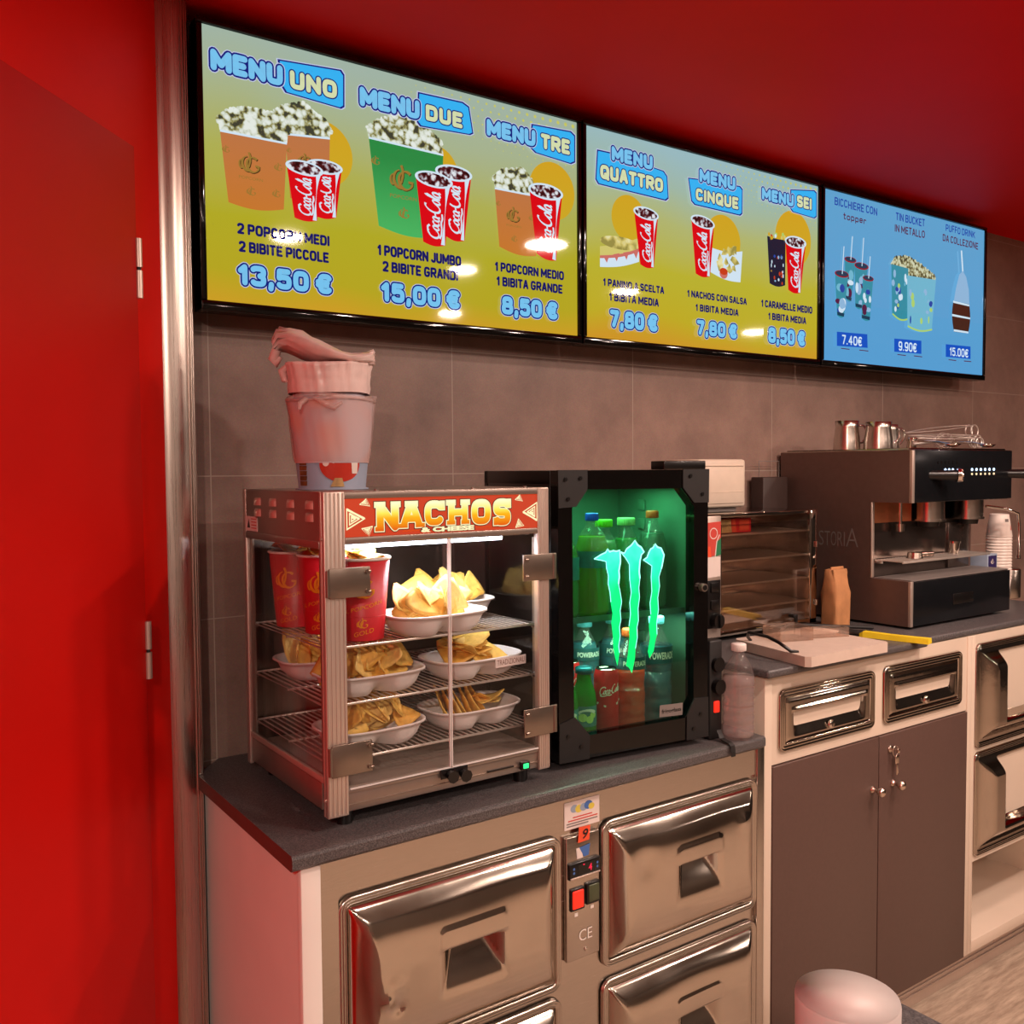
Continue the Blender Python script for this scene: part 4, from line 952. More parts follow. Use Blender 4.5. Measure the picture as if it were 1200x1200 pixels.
deep_door(2.642, 3.255, .703, 1.010); deep_door(2.642, 3.255, .383, .691)
b = MB(); b.box(1.7215, 3.28, 1.472, 1.49, 0, .098)
for z in (.03, .045, .078): b.box(1.7215, 3.28, 1.468, 1.473, z, z + .006, .001)
for x in (2.05, 2.45, 2.52, 2.85): b.cyl((x, 1.4725, .06), (x, 1.469, .06), .004)
struct(b.build('baseboard_back', ['alu']))
b = MB(); b.box(1.708, 2.3605, 1.409, 1.998, 1.0385, 1.0587, .006)
tag(b.build('worktop', ['worktop']), 'middle grey worktop carrying the oven and the chopping board', 'worktop')
b = MB(); b.box(2.3612, 3.30, 1.432, 1.998, 1.038, 1.0583, .006)
tag(b.build('worktop', ['worktop']), 'right grey worktop under the coffee machine', 'worktop')
# the service counter in front of the camera
t = thing('service_counter', 'front service counter on which the white canister stands', 'counter', (.2, .3, 0))
b = MB(); b.box(-.6, .86, -.02, .575, .95, .98, .004); b.build('countertop', ['worktop'], t)
b = MB(); b.box(-.56, .82, .03, .545, 0, .95); b.build('body', ['whitepanel'], t)
# ------------------------------------------------------------------ heated nacho display case
X0, X1, Y0, Y1, ZB, ZT = .646, 1.118, 1.4656, 1.862, .936, 1.4895
t = thing('nacho_case', 'heated glass display case for nachos with a red lit sign on top', 'display case', (.88, 1.66, .908))
b = MB()
for x in (.69, 1.07):
    for y in (1.50, 1.83): b = MB(); b.cyl((x, y, .908), (x, y, ZB + .002), .014, .016, 16); b.build('foot', ['black'], t)
b = MB(); b.box(.684, 1.092, Y0 + .004, Y1 - .004, ZB, .973, .002); b.box(X0 + .003, X0 + .012, 1.50, 1.845, ZB + .002, .997, .001)
b.box(X1 - .012, X1 - .003, 1.50, 1.845, ZB + .002, .997, .001)
for z in (.9475, .9485): b.box(.684, 1.092, Y0 + .002, Y0 + .006, z, z + .0006)
b.box(.684, 1.092, Y0 + .0015, Y0 + .006, .9685, .974, .0008)
base = b.build('base', ['alu_flat'], t)
b = MB(); b.box(.684, 1.092, Y0 + .012, Y1 - .012, .9735, .9775); tag(b.build('floor_tray', ['alu'], t), 'steel tray in the bottom')
def post(x0, x1, y0, y1):
    b = MB(); b.box(x0, x1, y0, y1, ZB - .004, ZT, .0015)
    if x1 - x0 > .02:
        n = 5
        for i in range(n): xx = x0 + (x1 - x0) * (i + .5) / n; b.box(xx - .0016, xx + .0016, y0 - .001, y0 + .001, ZB, ZT - .002)
        b.cyl((x0 + .001, y0 + .01, 1.41), (x0 - .003, y0 + .01, 1.41), .003); b.cyl((x0 + .001, y0 + .01, .962), (x0 - .003, y0 + .01, .962), .003)
    b.build('post', ['alu'], t)
post(.645, .684, Y0, Y0 + .012); post(.645, .652, Y0 + .0125, 1.485); post(1.092, 1.1185, Y0, Y0 + .014); post(.645, .653, 1.846, 1.863); post(1.110, 1.1185, 1.846, 1.863)
b = MB(); b.box(.6465, 1.117, Y0 + .004, Y1, ZT - .004, ZT, .001); b.box(.66, 1.104, 1.51, 1.85, 1.395, 1.399)
for x in (.75, .95, 1.07): b.cyl((x, Y0 + .012, ZT), (x, Y0 + .012, ZT + .003), .004)
b.build('top', ['alu_flat'], t)
b = MB(); b.box(.646, .651, 1.486, 1.846, 1.4015, ZT - .003); b.box(.644, .652, 1.486, 1.846, 1.392, 1.405, .001)
sp_ = tag(b.build('side_panel', ['alu_flat'], t), 'louvred metal side panel')
for z in (1.466, 1.4445):
    for y in (1.777, 1.697, 1.610, 1.525):
        b = MB(); prof = [(0, .008), (.0045, .007), (.0065, .002), (.0065, -.007)]
        yy = [-.015, -.012, -.006, .006, .012, .015]; kk = [0, .6, 1, 1, .6, 0]
        b.rings([[(.646 - max(.0002, p[0] * k), y + a, z + p[1]) for p in prof] for a, k in zip(yy, kk)], 0, True, False)
        b.add([(.6445, y - .012, z - .0074), (.6445, y + .012, z - .0074), (.6445, y + .012, z - .0068), (.6445, y - .012, z - .0068)], [(0, 1, 2, 3)], 1)
        b.build('louver', ['alu', 'black'], sp_)
b = MB(); b.box(.6452, .646, 1.782, 1.845, 1.407, 1.436); b.poly([(1.837, 1.413), (1.829, 1.431), (1.821, 1.413)], YZ(.6450), 0, 1)
for i in range(4): b.poly([(1.786, 1.412 + i * .006), (1.815, 1.412 + i * .006), (1.815, 1.414 + i * .006), (1.786, 1.414 + i * .006)], YZ(.6450), 0, 2)
tag(b.build('warning_sticker', ['stickerwhite', 'black', 'stickerred'], sp_, fix=False), 'pale sticker with a warning triangle')
b = MB(); b.box(1.113, 1.118, 1.48, 1.846, 1.4015, ZT - .003); b.build('side_panel', ['alu_flat'], t)
b = MB(); b.box(.66, 1.108, Y1 - .006, Y1 - .002, .97, ZT - .004); tag(b.build('back_panel', ['backmirror'], t), 'dark mirrored back panel')
# lit sign
b = MB(); b.box(.684, 1.092, Y0 + .003, Y0 + .03, 1.4015, ZT - .004, .001, 0); b.box(.684, 1.092, Y0 - .0005, Y0 + .004, 1.477, ZT - .001, .001); b.box(.684, 1.092, Y0 - .0005, Y0 + .004, 1.4005, 1.411, .001)
hd = b.build('header', ['alu_flat'], t)
F = XZ(Y0 + .002)
b = MB(); b.poly([(.684, 1.411), (1.092, 1.411), (1.092, 1.477), (.684, 1.477)], F, 0, 0)
xs = [.739, .787, .832, .883, .936, .984]; 
def slab(ch, x0, x1, z0, z1, w, mats_, bold=.075):
    text(b, ch, F, x0, x1, z0, z1, w, mats_[2], bold, [(bold + .09, mats_[0], w - .0004), (bold + .05, mats_[1], w - .0002)])
    return
for i, (ch, x0, x1) in enumerate(zip('NACHOS', [.745, .791, .840, .890, .940, .990], [.786, .835, .880, .931, .982, 1.027])):
    zz = 1.4250 - (.006 if i in (0, 5) else (.002 if i in (1, 4) else 0)); zt_ = 1.4690
    serif = {'N': [(x0 - .004, x0 + .015, 1), (x1 - .013, x1 + .004, 1), (x0 - .004, x0 + .013, 0)], 'H': [(x0 - .004, x0 + .014, 1), (x1 - .014, x1 + .004, 1), (x0 - .004, x0 + .014, 0), (x1 - .014, x1 + .004, 0)],
             'A': [(x0 - .005, x0 + .014, 0), (x1 - .014, x1 + .005, 0), (x0 + .010, x1 - .010, 1)], 'C': [(x1 - .007, x1 + .001, 2)], 'S': [(x1 - .007, x1 + .001, 2), (x0 - .001, x0 + .007, 3)], 'O': []}[ch]
    for ex, mt, ww in ((.0030, 3, .0008), (.0016, 2, .0010), (0, 1, .0012)):
        pen(b, ch, F, x0, x1, zz, zt_, ww + i * .00001, mt, .27, [], wid=.62) if ex == 0 else pen(b, ch, F, x0, x1, zz, zt_, ww + i * .00001, mt, .27, [(ex, mt, ww + i * .00001)], wid=.62)
        for xa, xb, k in serif:
            za, zb_ = {0: (zz, zz + .0075), 1: (zt_ - .0075, zt_), 2: (zt_ - .016, zt_ - .001), 3: (zz + .001, zz + .015)}[k]
            b.poly([(xa - ex, za - ex), (xb + ex, za - ex), (xb + ex, zb_ + ex), (xa - ex, zb_ + ex)], F, ww + i * .00001, mt)
text(b, '& CHEESE', F, .832, .945, 1.4135, 1.4225, .0014, 2, .06, [(.14, 3, .0011)])
def tri(cx, cz, s, a, w):
    P3 = lambda r: [(cx + r * math.cos(math.radians(a + d)), cz + r * .9 * math.sin(math.radians(a + d))) for d in (0, 120, 240, 0, 120)]
    ribbon(b, P3(s), F, s * .10, 0, 0, w, 2); ribbon(b, P3(s * .55), F, s * .09, 0, 0, w, 2); ribbon(b, P3(s * .22), F, s * .10, 0, 0, w, 2)
tri(.699, 1.442, .022, 0, .0006); tri(.723, 1.470, .011, 80, .0006); tri(.727, 1.421, .012, 40, .0006)
tri(1.080, 1.443, .022, 180, .0006); tri(1.049, 1.470, .010, 80, .0006); tri(1.049, 1.420, .011, 100, .0006)
for x0, x1 in ((.795, .828), (.95, .99)): ribbon(b, [(x0 + (x1 - x0) * i / 8, 1.4165 + .0018 * (i % 2)) for i in range(9)], F, .0006, 0, 0, .0008, 1)
b.v = [(p[0], p[1], max(1.4112, min(1.4768, p[2]))) for p in b.v]; b.v = [(max(.6842, min(1.0918, p[0])), p[1], p[2]) for p in b.v]
tag(b.build('sign', ['signorange', 'signtext', 'signcream', 'signdark'], hd, fix=False), 'lit orange sign with yellow lettering')
b = MB(); b.box(.72, 1.06, 1.54, 1.57, 1.385, 1.395, .002, 0); b.build('lamp', ['caselight'], t)
ld = bpy.data.lights.new('case_light', 'AREA'); ld.shape = 'RECTANGLE'; ld.size = .36; ld.size_y = .05; ld.energy = 1.7; ld.color = (.92, .95, 1.0)
lo = bpy.data.objects.new('case_light', ld); COL.objects.link(lo); lo.parent = t; lo.location = (.89 - .88, 1.555 - 1.66, 1.383 - .908)
# glazing
b = MB(); b.box(.6478, .6498, 1.486, 1.846, .985, 1.394); tag(b.build('side_glass', ['glass'], t), 'left glass side')
b = MB(); b.box(1.1135, 1.1155, 1.486, 1.846, .985, 1.399); tag(b.build('side_glass', ['glass'], t), 'right glass side')
for x0, x1 in ((.6465, .6525), (1.112, 1.1175)): b = MB(); b.box(x0, x1, 1.486, 1.846, .988, .999, .001); b.build('sill', ['alu'], base)
doors = []
for x0, x1, hx in ((.686, .8885, 0), (.8915, 1.090, 1)):
    b = MB(); b.box(x0, x1, Y0 - .001, Y0 + .003, .9765, 1.3995); xe = .8885 if hx == 0 else .8915
    d = tag(b.build('door', ['glass'], t), ['left glass door', 'right glass door'][hx])
    b = MB(); b.box(min(xe, xe + (.0012 if hx else -.0012)), max(xe, xe + (.0012 if hx else -.0012)), Y0 - .0016, Y0 + .0036, .9765, 1.3995)
    b.box(x0, x1, Y0 - .0014, Y0 + .0034, .9758, .9775); b.build('edge', ['edgewhite'], d)
    for z0, z1 in ((1.309, 1.36), (1.003, 1.058)):
        b = MB()
        if hx == 0:
            b.box(.651, .727, Y0 - .006, Y0 - .002, z0, z1, .0008); b.cyl((.649, Y0 - .003, z0 + .003), (.649, Y0 - .003, z1 - .003), .004)
            for z in (z0 + .008, z1 - .008): b.cyl((.722, Y0 - .006, z), (.722, Y0 - .0085, z), .0042); b.cyl((.722, Y0 - .007, z), (.727, Y0 - .007, z), .003)
        else:
            b.box(1.053, 1.124, Y0 - .006, Y0 - .002, z0, z1, .0008); b.cyl((1.128, Y0 - .003, z0 + .001), (1.128, Y0 - .003, z1 - .001), .0045); b.box(1.12, 1.134, Y0 - .005, Y0 - .001, z0, z1, .0008)
            for z in (z0 + .009, z1 - .009): b.cyl((1.061, Y0 - .006, z), (1.061, Y0 - .0085, z), .0042); b.cyl((1.056, Y0 - .007, z), (1.063, Y0 - .007, z), .003)
        b.build('hinge', ['hingeplate'], d)
    b = MB(); kx = .884 if hx == 0 else .912
    b.cyl((kx, Y0 - .001, .965 - .003 * hx), (kx, Y0 - .007, .965 - .003 * hx), .005, .005, 12); b.cyl((kx, Y0 - .006, .965 - .003 * hx), (kx - .001, Y0 - .020, .964 - .003 * hx), .0085, .012, 8)
    b.box(kx - .018, kx + .012, Y0 - .003, Y0 - .0005, .958, .976, .001)
    tag(b.build('knob', ['black'], d), 'black door knob')
b = MB(); b.box(1.047, 1.067, Y0 - .004, Y0 + .006, .9405, .956, .001, 0); b.box(1.051, 1.063, Y0 - .006, Y0, .9435, .953, .001, 1); tag(b.build('switch', ['black', 'ledgreen'], base), 'green lit switch')
b = MB(); b.box(.972, 1.032, Y0 + .001, Y0 + .006, .9495, .9525); tag(b.build('slot', ['black'], base), 'narrow black slot')
for z in (1.218, 1.118, 1.020):
    b = MB(); r = .0016
    xa, xb_, ya, yb_ = .657, 1.106, 1.492, 1.845
    b.tube([(xa, ya, z), (xb_, ya, z), (xb_, yb_, z), (xa, yb_, z)], .0024, 8, closed=True); b.cyl((xa, 1.67, z - .003), (xb_, 1.67, z - .003), .0022)
    for i in range(1, 34): x = xa + (xb_ - xa) * i / 34; b.cyl((x, ya, z), (x, yb_, z), r, n=6)
    tag(b.build('wire_shelf', ['wire'], t), None)
for x in (.655, 1.109):
    for y in (1.50, 1.838):
        b = MB(); b.box(x - .002, x + .002, y - .006, y + .006, .98, 1.39)
        for z in (1.0168, 1.1148, 1.2148): b.cyl((x + (.001 if x < .8 else -.001), y, z - .002), (x + (.008 if x < .8 else -.008), y, z - .002), .003)
        b.build('shelf_rail', ['alu_flat'], t)

# ------------------------------------------------------------------ trays, chips and tubs in the case
def tray_mesh():
    b = MB(); a, c, h = .103, .070, .038; N = 72
    def loop(k, z, pinch, inset=0):
        pts = []
        for j in range(N):
            th = 2 * PI * j / N; ct, st = math.cos(th), math.sin(th); e = .62
            x = (a * k - inset) * math.copysign(abs(ct) ** e, ct); y = (c * k - inset) * math.copysign(abs(st) ** e, st)
            y *= 1 - pinch * math.exp(-(x / .017) ** 2)
            pts.append((x, y, z))
        return pts
    out = [(1.0, h, 0), (1.0, h - .003, 0), (.94, h - .004, 0), (.90, h * .7, .12), (.84, h * .35, .40), (.76, .004, .62), (.70, 0, .72)]
    b.rings([loop(*q) for q in out], 0, True, True, False, True)
    inn = [(1.0, h, 0), (.985, h + .0012, 0), (.93, h - .001, 0), (.885, h * .7, .13), (.82, h * .38, .42), (.74, .007, .64), (.66, .004, .75)]
    b.rings([loop(*q) for q in inn], 0, True, True, False, True)
    return b
tray0 = tray_mesh().build('food_tray', ['traywhite'])
def chip_mesh(seed, s):
    rnd = random.Random(seed); b = MB(); pts = []
    for k in range(3):
        a0 = 90 + 120 * k
        for d in (-5, 0, 5): pts.append((s * math.cos(math.radians(a0 + d)) * rnd.uniform(.97, 1.03), s * math.sin(math.radians(a0 + d)) * rnd.uniform(.97, 1.03)))
        for q in (.33, .66):
            a1 = 90 + 120 * (k + 1); A = (s * math.cos(math.radians(a0 + 9)), s * math.sin(math.radians(a0 + 9))); B_ = (s * math.cos(math.radians(a1 - 9)), s * math.sin(math.radians(a1 - 9)))
            x = A[0] + (B_[0] - A[0]) * q; y = A[1] + (B_[1] - A[1]) * q; pts.append((x * 1.04, y * 1.04))
    rings = []
    bend = rnd.uniform(2, 8); tw = rnd.uniform(-4, 4)
    Z = lambda x, y: bend * x * x + tw * x * y + .0012 * math.sin(x * 260 + seed) * math.cos(y * 240)
    for w in (.0009, -.0009):
        for k in ((0.02, .35, .7, 1.0) if w > 0 else (1.0, .7, .35, .02)): rings.append([(x * k, y * k, Z(x * k, y * k) + w) for x, y in pts])
    b.rings(rings, 0, True, True, True, True)
    return b
CH = [chip_mesh(i, [.042, .037, .040, .034, .044][i]).build('tortilla_chip', [['chip_a', 'chip_b', 'chip_c', 'chip_a', 'chip_b'][i]]) for i in range(5)]
used = set()
def chip(loc, rot, label, group, k, s=1.0):
    src = CH[k]
    if k in used: o = src.copy(); COL.objects.link(o)
    else: o = src; used.add(k)
    o.location = loc; o.rotation_euler = rot; o.scale = (s, s, s)
    return tag(o, label, 'chip', group)
first = [True]
def tray(x, y, z, rz, label):
    if first[0]: o = tray0; first[0] = False
    else: o = tray0.copy(); COL.objects.link(o)
    o.location = (x, y, z); o.rotation_euler = (0, 0, rz)
    return tag(o, label, 'food tray', 'white trays in the nacho case')
R_ = random.Random(11)
def heap(x, y, z, rz, n, where, style, grp):
    for i in range(n):
        lab = 'tortilla chip heaped in ' + where
        if style == 'mound':
            q = i / n; a = 2.4 * i + R_.uniform(-.3, .3); rr = .045 * (1 - q) * R_.uniform(.7, 1.1)
            lx, ly = 1.25 * rr * math.cos(a), .8 * rr * math.sin(a); lz = .030 + .042 * q
            rot = (R_.uniform(-.5, .5) + .75 * math.sin(a) * -1, .75 * math.cos(a) + R_.uniform(-.4, .4), R_.uniform(0, 6.28))
        elif style == 'upright':
            lx = -.062 + .124 * ((i * .37) % 1.0) + R_.uniform(-.008, .008); ly = R_.uniform(-.022, .022); lz = .046 + R_.uniform(-.004, .018)
            rot = (R_.uniform(.5, 1.35), R_.uniform(-.6, .6), R_.uniform(-1.0, 1.0))
        elif style == 'row':
            if i < 7: lx, ly, lz = -.06 + .013 * i, .012, .040; rot = (1.25 + R_.uniform(-.1, .1), R_.uniform(-.15, .15), 1.15 + R_.uniform(-.15, .15))
            else: lx, ly, lz = .045 + R_.uniform(-.02, .02), .005 + R_.uniform(-.02, .02), .031 + .004 * (i - 7); rot = (R_.uniform(-.2, .2), R_.uniform(-.2, .2), R_.uniform(0, 6.28))
        elif style == 'dome':
            q = i / (n - 1); a = -PI / 2 + (i - n / 2) * .55; rr = .026 * (1 - q)
            lx, ly, lz = -.012 + 1.6 * rr * math.cos(a * 1.7 + 1), rr * math.sin(a * 1.7 + 1) - .004, .036 + .026 * q; rot = (.55 - .3 * q + R_.uniform(-.25, .25), R_.uniform(-.45, .45), R_.uniform(-.4, .4) + (i % 2) * 1.05)
        ca, sa = math.cos(rz), math.sin(rz)
        chip((x + lx * ca - ly * sa, y + lx * sa + ly * ca, z + lz), (rot[0], rot[1], rot[2] + rz), lab, grp, [i % 5, (i * 2 + 1) % 5][style == 'mound'], R_.uniform(.82, 1.05) * (1.2 if style == 'dome' else 1.08))
TR = [(.895, 1.535, 1.221, .05, 'the front white tray on the top shelf beside the red tub', 'upright', 17, 'chips in the front tray of the top shelf'),
      (.998, 1.665, 1.221, -.05, 'the rear white tray on the top shelf', 'upright', 17, 'chips in the rear tray of the top shelf'),
      (.772, 1.562, 1.121, .0, 'the left front tray on the middle shelf', 'upright', 17, 'chips in the left front tray of the middle shelf'),
      (.998, 1.567, 1.121, .06, 'the middle shelf tray with the paper name strip', 'dome', 11, 'chips in the tray with the paper name strip'),
      (.766, 1.735, 1.121, .0, 'the left rear tray on the middle shelf', 'upright', 14, 'chips in the left rear tray of the middle shelf'),
      (.772, 1.562, 1.023, .03, 'the left tray on the bottom shelf', 'upright', 17, 'chips in the left tray of the bottom shelf'),
      (.996, 1.570, 1.023, .04, 'the right tray on the bottom shelf, its front half empty', 'row', 11, 'chips in the right tray of the bottom shelf')]
for x, y, z, rz, where, style, n, grp in TR:
    o = tray(x, y, z, rz, 'white two-bowl food tray, ' + where)
    heap(x, y, z, rz, n, where, style, grp)
b = MB(); F = lambda u, v, w=0: (.998 + u * math.cos(.06) + .0715 * math.sin(.06), 1.567 + u * math.sin(.06) - .0715 * math.cos(.06) - w, v)
b.prism([(.008, 1.140), (.084, 1.140), (.084, 1.158), (.008, 1.158)], F, .0006, 0); text(b, 'TRADIZIONALI', F, .012, .081, 1.1445, 1.1545, .0009, 1, -.005)
tag(b.build('name_strip', ['stickerwhite', 'inkbrown'], fix=False), 'small paper strip reading tradizionali, on the tray front', 'sign')
def tub(x, y, z, face, label, prints, h=.146):
    t = thing('popcorn_tub', label, 'tub', (x, y, z), group='red popcorn tubs in the nacho case')
    c = (x, y, z); r0, r1 = .038, .0505
    b = MB(); b.lathe([(1e-4, .004), (r0 - .001, .004), (r0, 0), (r0, .001), (r1, h), (r1 - .0012, h), (r0 - .002, .006), (1e-4, .006)], c, 44)
    b.tube([(x + (r0 + (r1 - r0) * .30 + .0002) * math.cos(a), y + (r0 + (r1 - r0) * .30 + .0002) * math.sin(a), z + h * .30) for a in [2 * PI * i / 44 for i in range(44)]], .0004, 4, closed=True)
    bd = b.build('body', ['redcup'], t)
    b = MB(); b.tube([(x + r1 * math.cos(a), y + r1 * math.sin(a), z + h) for a in [2 * PI * i / 44 for i in range(44)]], .0026, 8, closed=True); tag(b.build('rim', ['cupwhite'], t), 'rolled white rim')
    if prints:
        b = MB(); f = cone(c, r0, 0, r1, h, face)
        gmark(b, f, 0, .095, .024, 0.0002, 0); gmark(b, f, -.002, .032, .011, .0002, 0)
        text(b, 'IL POPCORN', lambda u, v, w=0: f(u, v + u * .25, w), -.036, .036, .058, .065, .0002, 0, .0); text(b, 'GOLD', lambda u, v, w=0: f(u, v + u * .25, w), -.018, .018, .012, .020, .0002, 0, .0)
        b.build('print', ['goldline'], bd, fix=False)
    for i in range(5):
        a = i * 1.26; chip((x + .018 * math.cos(a), y + .018 * math.sin(a), z + h - .006 + .006 * (i % 3)), (R_.uniform(-.7, .7), R_.uniform(-.7, .7), R_.uniform(0, 6)), 'tortilla chip on top of the ' + ['front', 'middle', 'rear'][0 if y < 1.56 else (1 if y < 1.7 else 2)] + ' red popcorn tub', 'chips in the ' + ['front', 'middle', 'rear'][0 if y < 1.56 else (1 if y < 1.7 else 2)] + ' red tub', (i * 2) % 5, .8)
tub(.751, 1.541, 1.2215, math.radians(-113), 'red paper popcorn tub with gold print at the front of the top shelf', True)
tub(.7265, 1.648, 1.2215, math.radians(-128), 'red paper popcorn tub in the middle of the row, behind the front tub', True)
tub(.712, 1.757, 1.2215, math.radians(-135), 'red paper popcorn tub at the back of the top shelf', True)

# ------------------------------------------------------------------ wrapped buckets on the case
wx, wy = .752, 1.665
t = thing('popcorn_bucket', 'blue-grey popcorn bucket with a red blob print, lower one of the wrapped stack', 'bucket', (wx, wy, ZT), group='wrapped popcorn buckets on the nacho case')
c = (wx, wy, ZT); hb = .170; r0, r1 = .063, .080
b = MB(); b.lathe([(1e-4, .002), (r0 + .006, 0), (r0 + .006, .002), (r0, .004), (r1, hb), (r1 - .002, hb), (r0 - .002, .008), (1e-4, .008)], c, 48)
bd = b.build('body', ['paperblue'], t)
b = MB(); fa = math.radians(-114); f = cone(c, r0, .004, r1, hb, fa)
b2 = [(u, v) for u, v in arc(.016, .048, .040, .033, 0, 360, 40)[:-1]]
cpoly(b, b2, f, .0002, 0); cpoly(b, arc(-.012, .050, .006, .0065, 0, 360, 16)[:-1], f, .0006, 1, 2); cpoly(b, arc(.002, .052, .0028, .003, 0, 360, 12)[:-1], f, .0006, 1, 2)
cpoly(b, [(-.004, .006), (.022, .006), (.018, .022), (.004, .022)], f, .0007, 3); cpoly(b, [(.038, .03), (.05, .03), (.052, .06), (.036, .06)], f, .0007, 1)
for i in range(5): cpoly(b, [(-.074 + .0, .008 + i * .0095), (-.052, .008 + i * .0095), (-.051, .0165 + i * .0095), (-.074, .0165 + i * .0095)], f, .0003, 2)
b.build('print', ['mushred', 'cupwhite', 'brick_brown', 'tan'], bd, fix=False)
def wrap(c, prof, seed, amp):
    rnd = random.Random(seed); b = MB(); n = 96; rings = []
    ph = [rnd.uniform(0, 6.28) for _ in range(8)]
    for r, z, k in prof:
        ring = []
        for j in range(n):
            a = 2 * PI * j / n
            w = sum(math.sin(a * m + ph[i] + z * (18 + 9 * i)) for i, m in enumerate((5, 9, 14, 23, 31))) / 5
            rr = r + amp * k * w; ring.append((c[0] + rr * math.cos(a), c[1] + rr * math.sin(a), c[2] + z + amp * k * .8 * math.sin(3 * a + ph[5])))
        rings.append(ring)
    b.rings(rings, 0, True); return b
rz_ = lambda z: r0 + (r1 - r0) * z / hb
b = wrap(c, [(rz_(.052) + .002, .052, .3), (rz_(.06) + .004, .060, .6), (rz_(.07) + .0045, .07, .9), (rz_(.08) + .004, .08, .6), (rz_(.095) + .004, .095, 1), (rz_(.11) + .004, .11, .6), (rz_(.125) + .004, .125, 1), (rz_(.14) + .003, .14, .7), (rz_(.16) + .004, .158, 1), (r1 + .004, .168, 1.4), (r1 + .005, .172, 1.6), (r1 + .002, .176, 1), (r1 - .004, .174, .4)], 4, .0036)
b.tube([(wx + (r1 + .0035) * math.cos(a), wy + (r1 + .0035) * math.sin(a), ZT + .167 + .002 * math.sin(3 * a)) for a in [2 * PI * i / 60 for i in range(60)]], .0026, 6, closed=True)
b.tube([(wx - .070, wy - .045, ZT + .166), (wx - .083, wy - .05, ZT + .158), (wx - .086, wy - .052, ZT + .146)], [.006, .005, .003], 6)
b.tube([(wx - .060, wy - .058, ZT + .168), (wx - .045, wy - .073, ZT + .158), (wx - .03, wy - .079, ZT + .150), (wx - .015, wy - .082, ZT + .160)], [.004, .006, .006, .003], 6)
tag(b.build('plastic_wrap', ['wrapclear'], t), 'crumpled pinkish plastic bag wrap')
b = wrap(c, [(rz_(.05) + .0012, .05, 0), (rz_(.165) + .0012, .165, 0)], 9, .0)
tag(b.build('sleeve', ['wrapprint'], bd), 'blurred pink, blue and orange print')
c2 = (wx - .002, wy + .004, ZT + .062); hb2 = .170
t2 = thing('popcorn_bucket', 'pinkish popcorn bucket nested on top of the wrapped stack, plastic flap thrown over it', 'bucket', (c2[0], c2[1], c2[2]), group='wrapped popcorn buckets on the nacho case')
b = MB(); b.lathe([(1e-4, .012), (r0 - .008, .010), (r0 - .008, .012), (r1 - .006, hb2), (r1 - .008, hb2), (r0 - .010, .014), (1e-4, .014)], c2, 48); b.build('body', ['wrapprint'], t2)
b = wrap(c2, [(r1 - .004, .118, .3), (r1 - .003, .128, .8), (r1 - .003, .138, .4), (r1 - .003, .147, 1), (r1 - .001, .154, .5), (r1 - .002, .160, 1.1), (r1 + .001, .168, 1.2), (r1 + .001, .172, 1.2), (r1 - .004, .174, .5)], 21, .0042)
zt2 = c2[2] + .172; ez = Vector((math.cos(fa), math.sin(fa), 0)); ex = Vector((.818, -.576, 0))
P = lambda u, d, z: tuple(Vector((c2[0], c2[1], 0)) + ex * u + ez * d + Vector((0, 0, z)))
prof = [(-.105, .036, .020, .018), (-.095, .052, .024, .024), (-.075, .050, .045, .024), (-.05, .042, .060, .024), (-.02, .030, .072, .018), (.01, .018, .076, .012), (.04, .010, .070, .010), (.065, .012, .052, .010), (.082, .018, .030, .010), (.086, .017, .012, .006)]
rings = []
for i, (u, zc, wd, th) in enumerate(prof):
    ring = []
    for j in range(36):
        a = 2 * PI * j / 36; zz_ = zc + (th * .85 + .003 * math.sin(j * 2.3 + i * 1.3) + .002 * math.sin(j * 4.1 - i)) * math.sin(a)
        if math.sin(a) < 0 and u > -.06: k_ = min(1, (u + .06) / .03) * -math.sin(a); zz_ = zz_ * (1 - k_) + .001 * k_
        ring.append(P(u + .003 * math.sin(j * 1.7 + i), wd * math.cos(a) + .002 * math.sin(j * 3.1 + i * 2), zt2 + zz_))
    rings.append(ring)
b.rings(rings, 0, True, True, True, True)
b.tube([P(-.098, .015, zt2 + .030), P(-.104, .012, zt2 + .012), P(-.100, .012, zt2 + .004), P(-.090, .014, zt2 + .016)], [.009, .010, .008, .004], 8)
b.tube([P(-.078, .02, zt2 - .002), P(-.088, .018, zt2 - .010), P(-.084, .016, zt2 - .028), P(-.080, .02, zt2 - .03)], [.006, .008, .006, .003], 8)
tag(b.build('plastic_wrap', ['plasticwrap'], t2), 'crumpled pale pink plastic bag flap')
# ------------------------------------------------------------------ small glass door drinks fridge (its own axes: x along the front, y into it)
FA = math.atan2(-.040, .393); FO = Vector((1.163, 1.491, .908))
t = thing('drinks_fridge', 'small black glass door drinks fridge with a glowing green claw emblem', 'fridge', FO, FA)
def fb(mb, name, mats, parent, **k): return mb.build(name, mats, parent, local=True, **k)
Wd, D0, D1, HB, HT = .393, .032, .322, .016, .614                      # heights above the worktop
b = MB()
b.box(0, Wd, D1 - .02, D1, HB, HT, .002); b.box(0, .028, D0, D1 - .02, HB, HT - .004, .001); b.box(Wd - .028, Wd, D0, D1 - .02, HB, HT - .004, .001)
b.box(.0, Wd, D0, D1, HT - .03, HT, .002); b.box(.0, Wd, D0, D1, HB, HB + .022, .002)
fb(b, 'body', ['black'], t)
b = MB()
for x in (.03, Wd - .03):
    for y in (.06, .29): b.cyl((x, y, 0), (x, y, HB + .001), .012)
fb(b, 'foot', ['black'], t)
b = MB(); z0, z1 = HB + .022, HT - .03
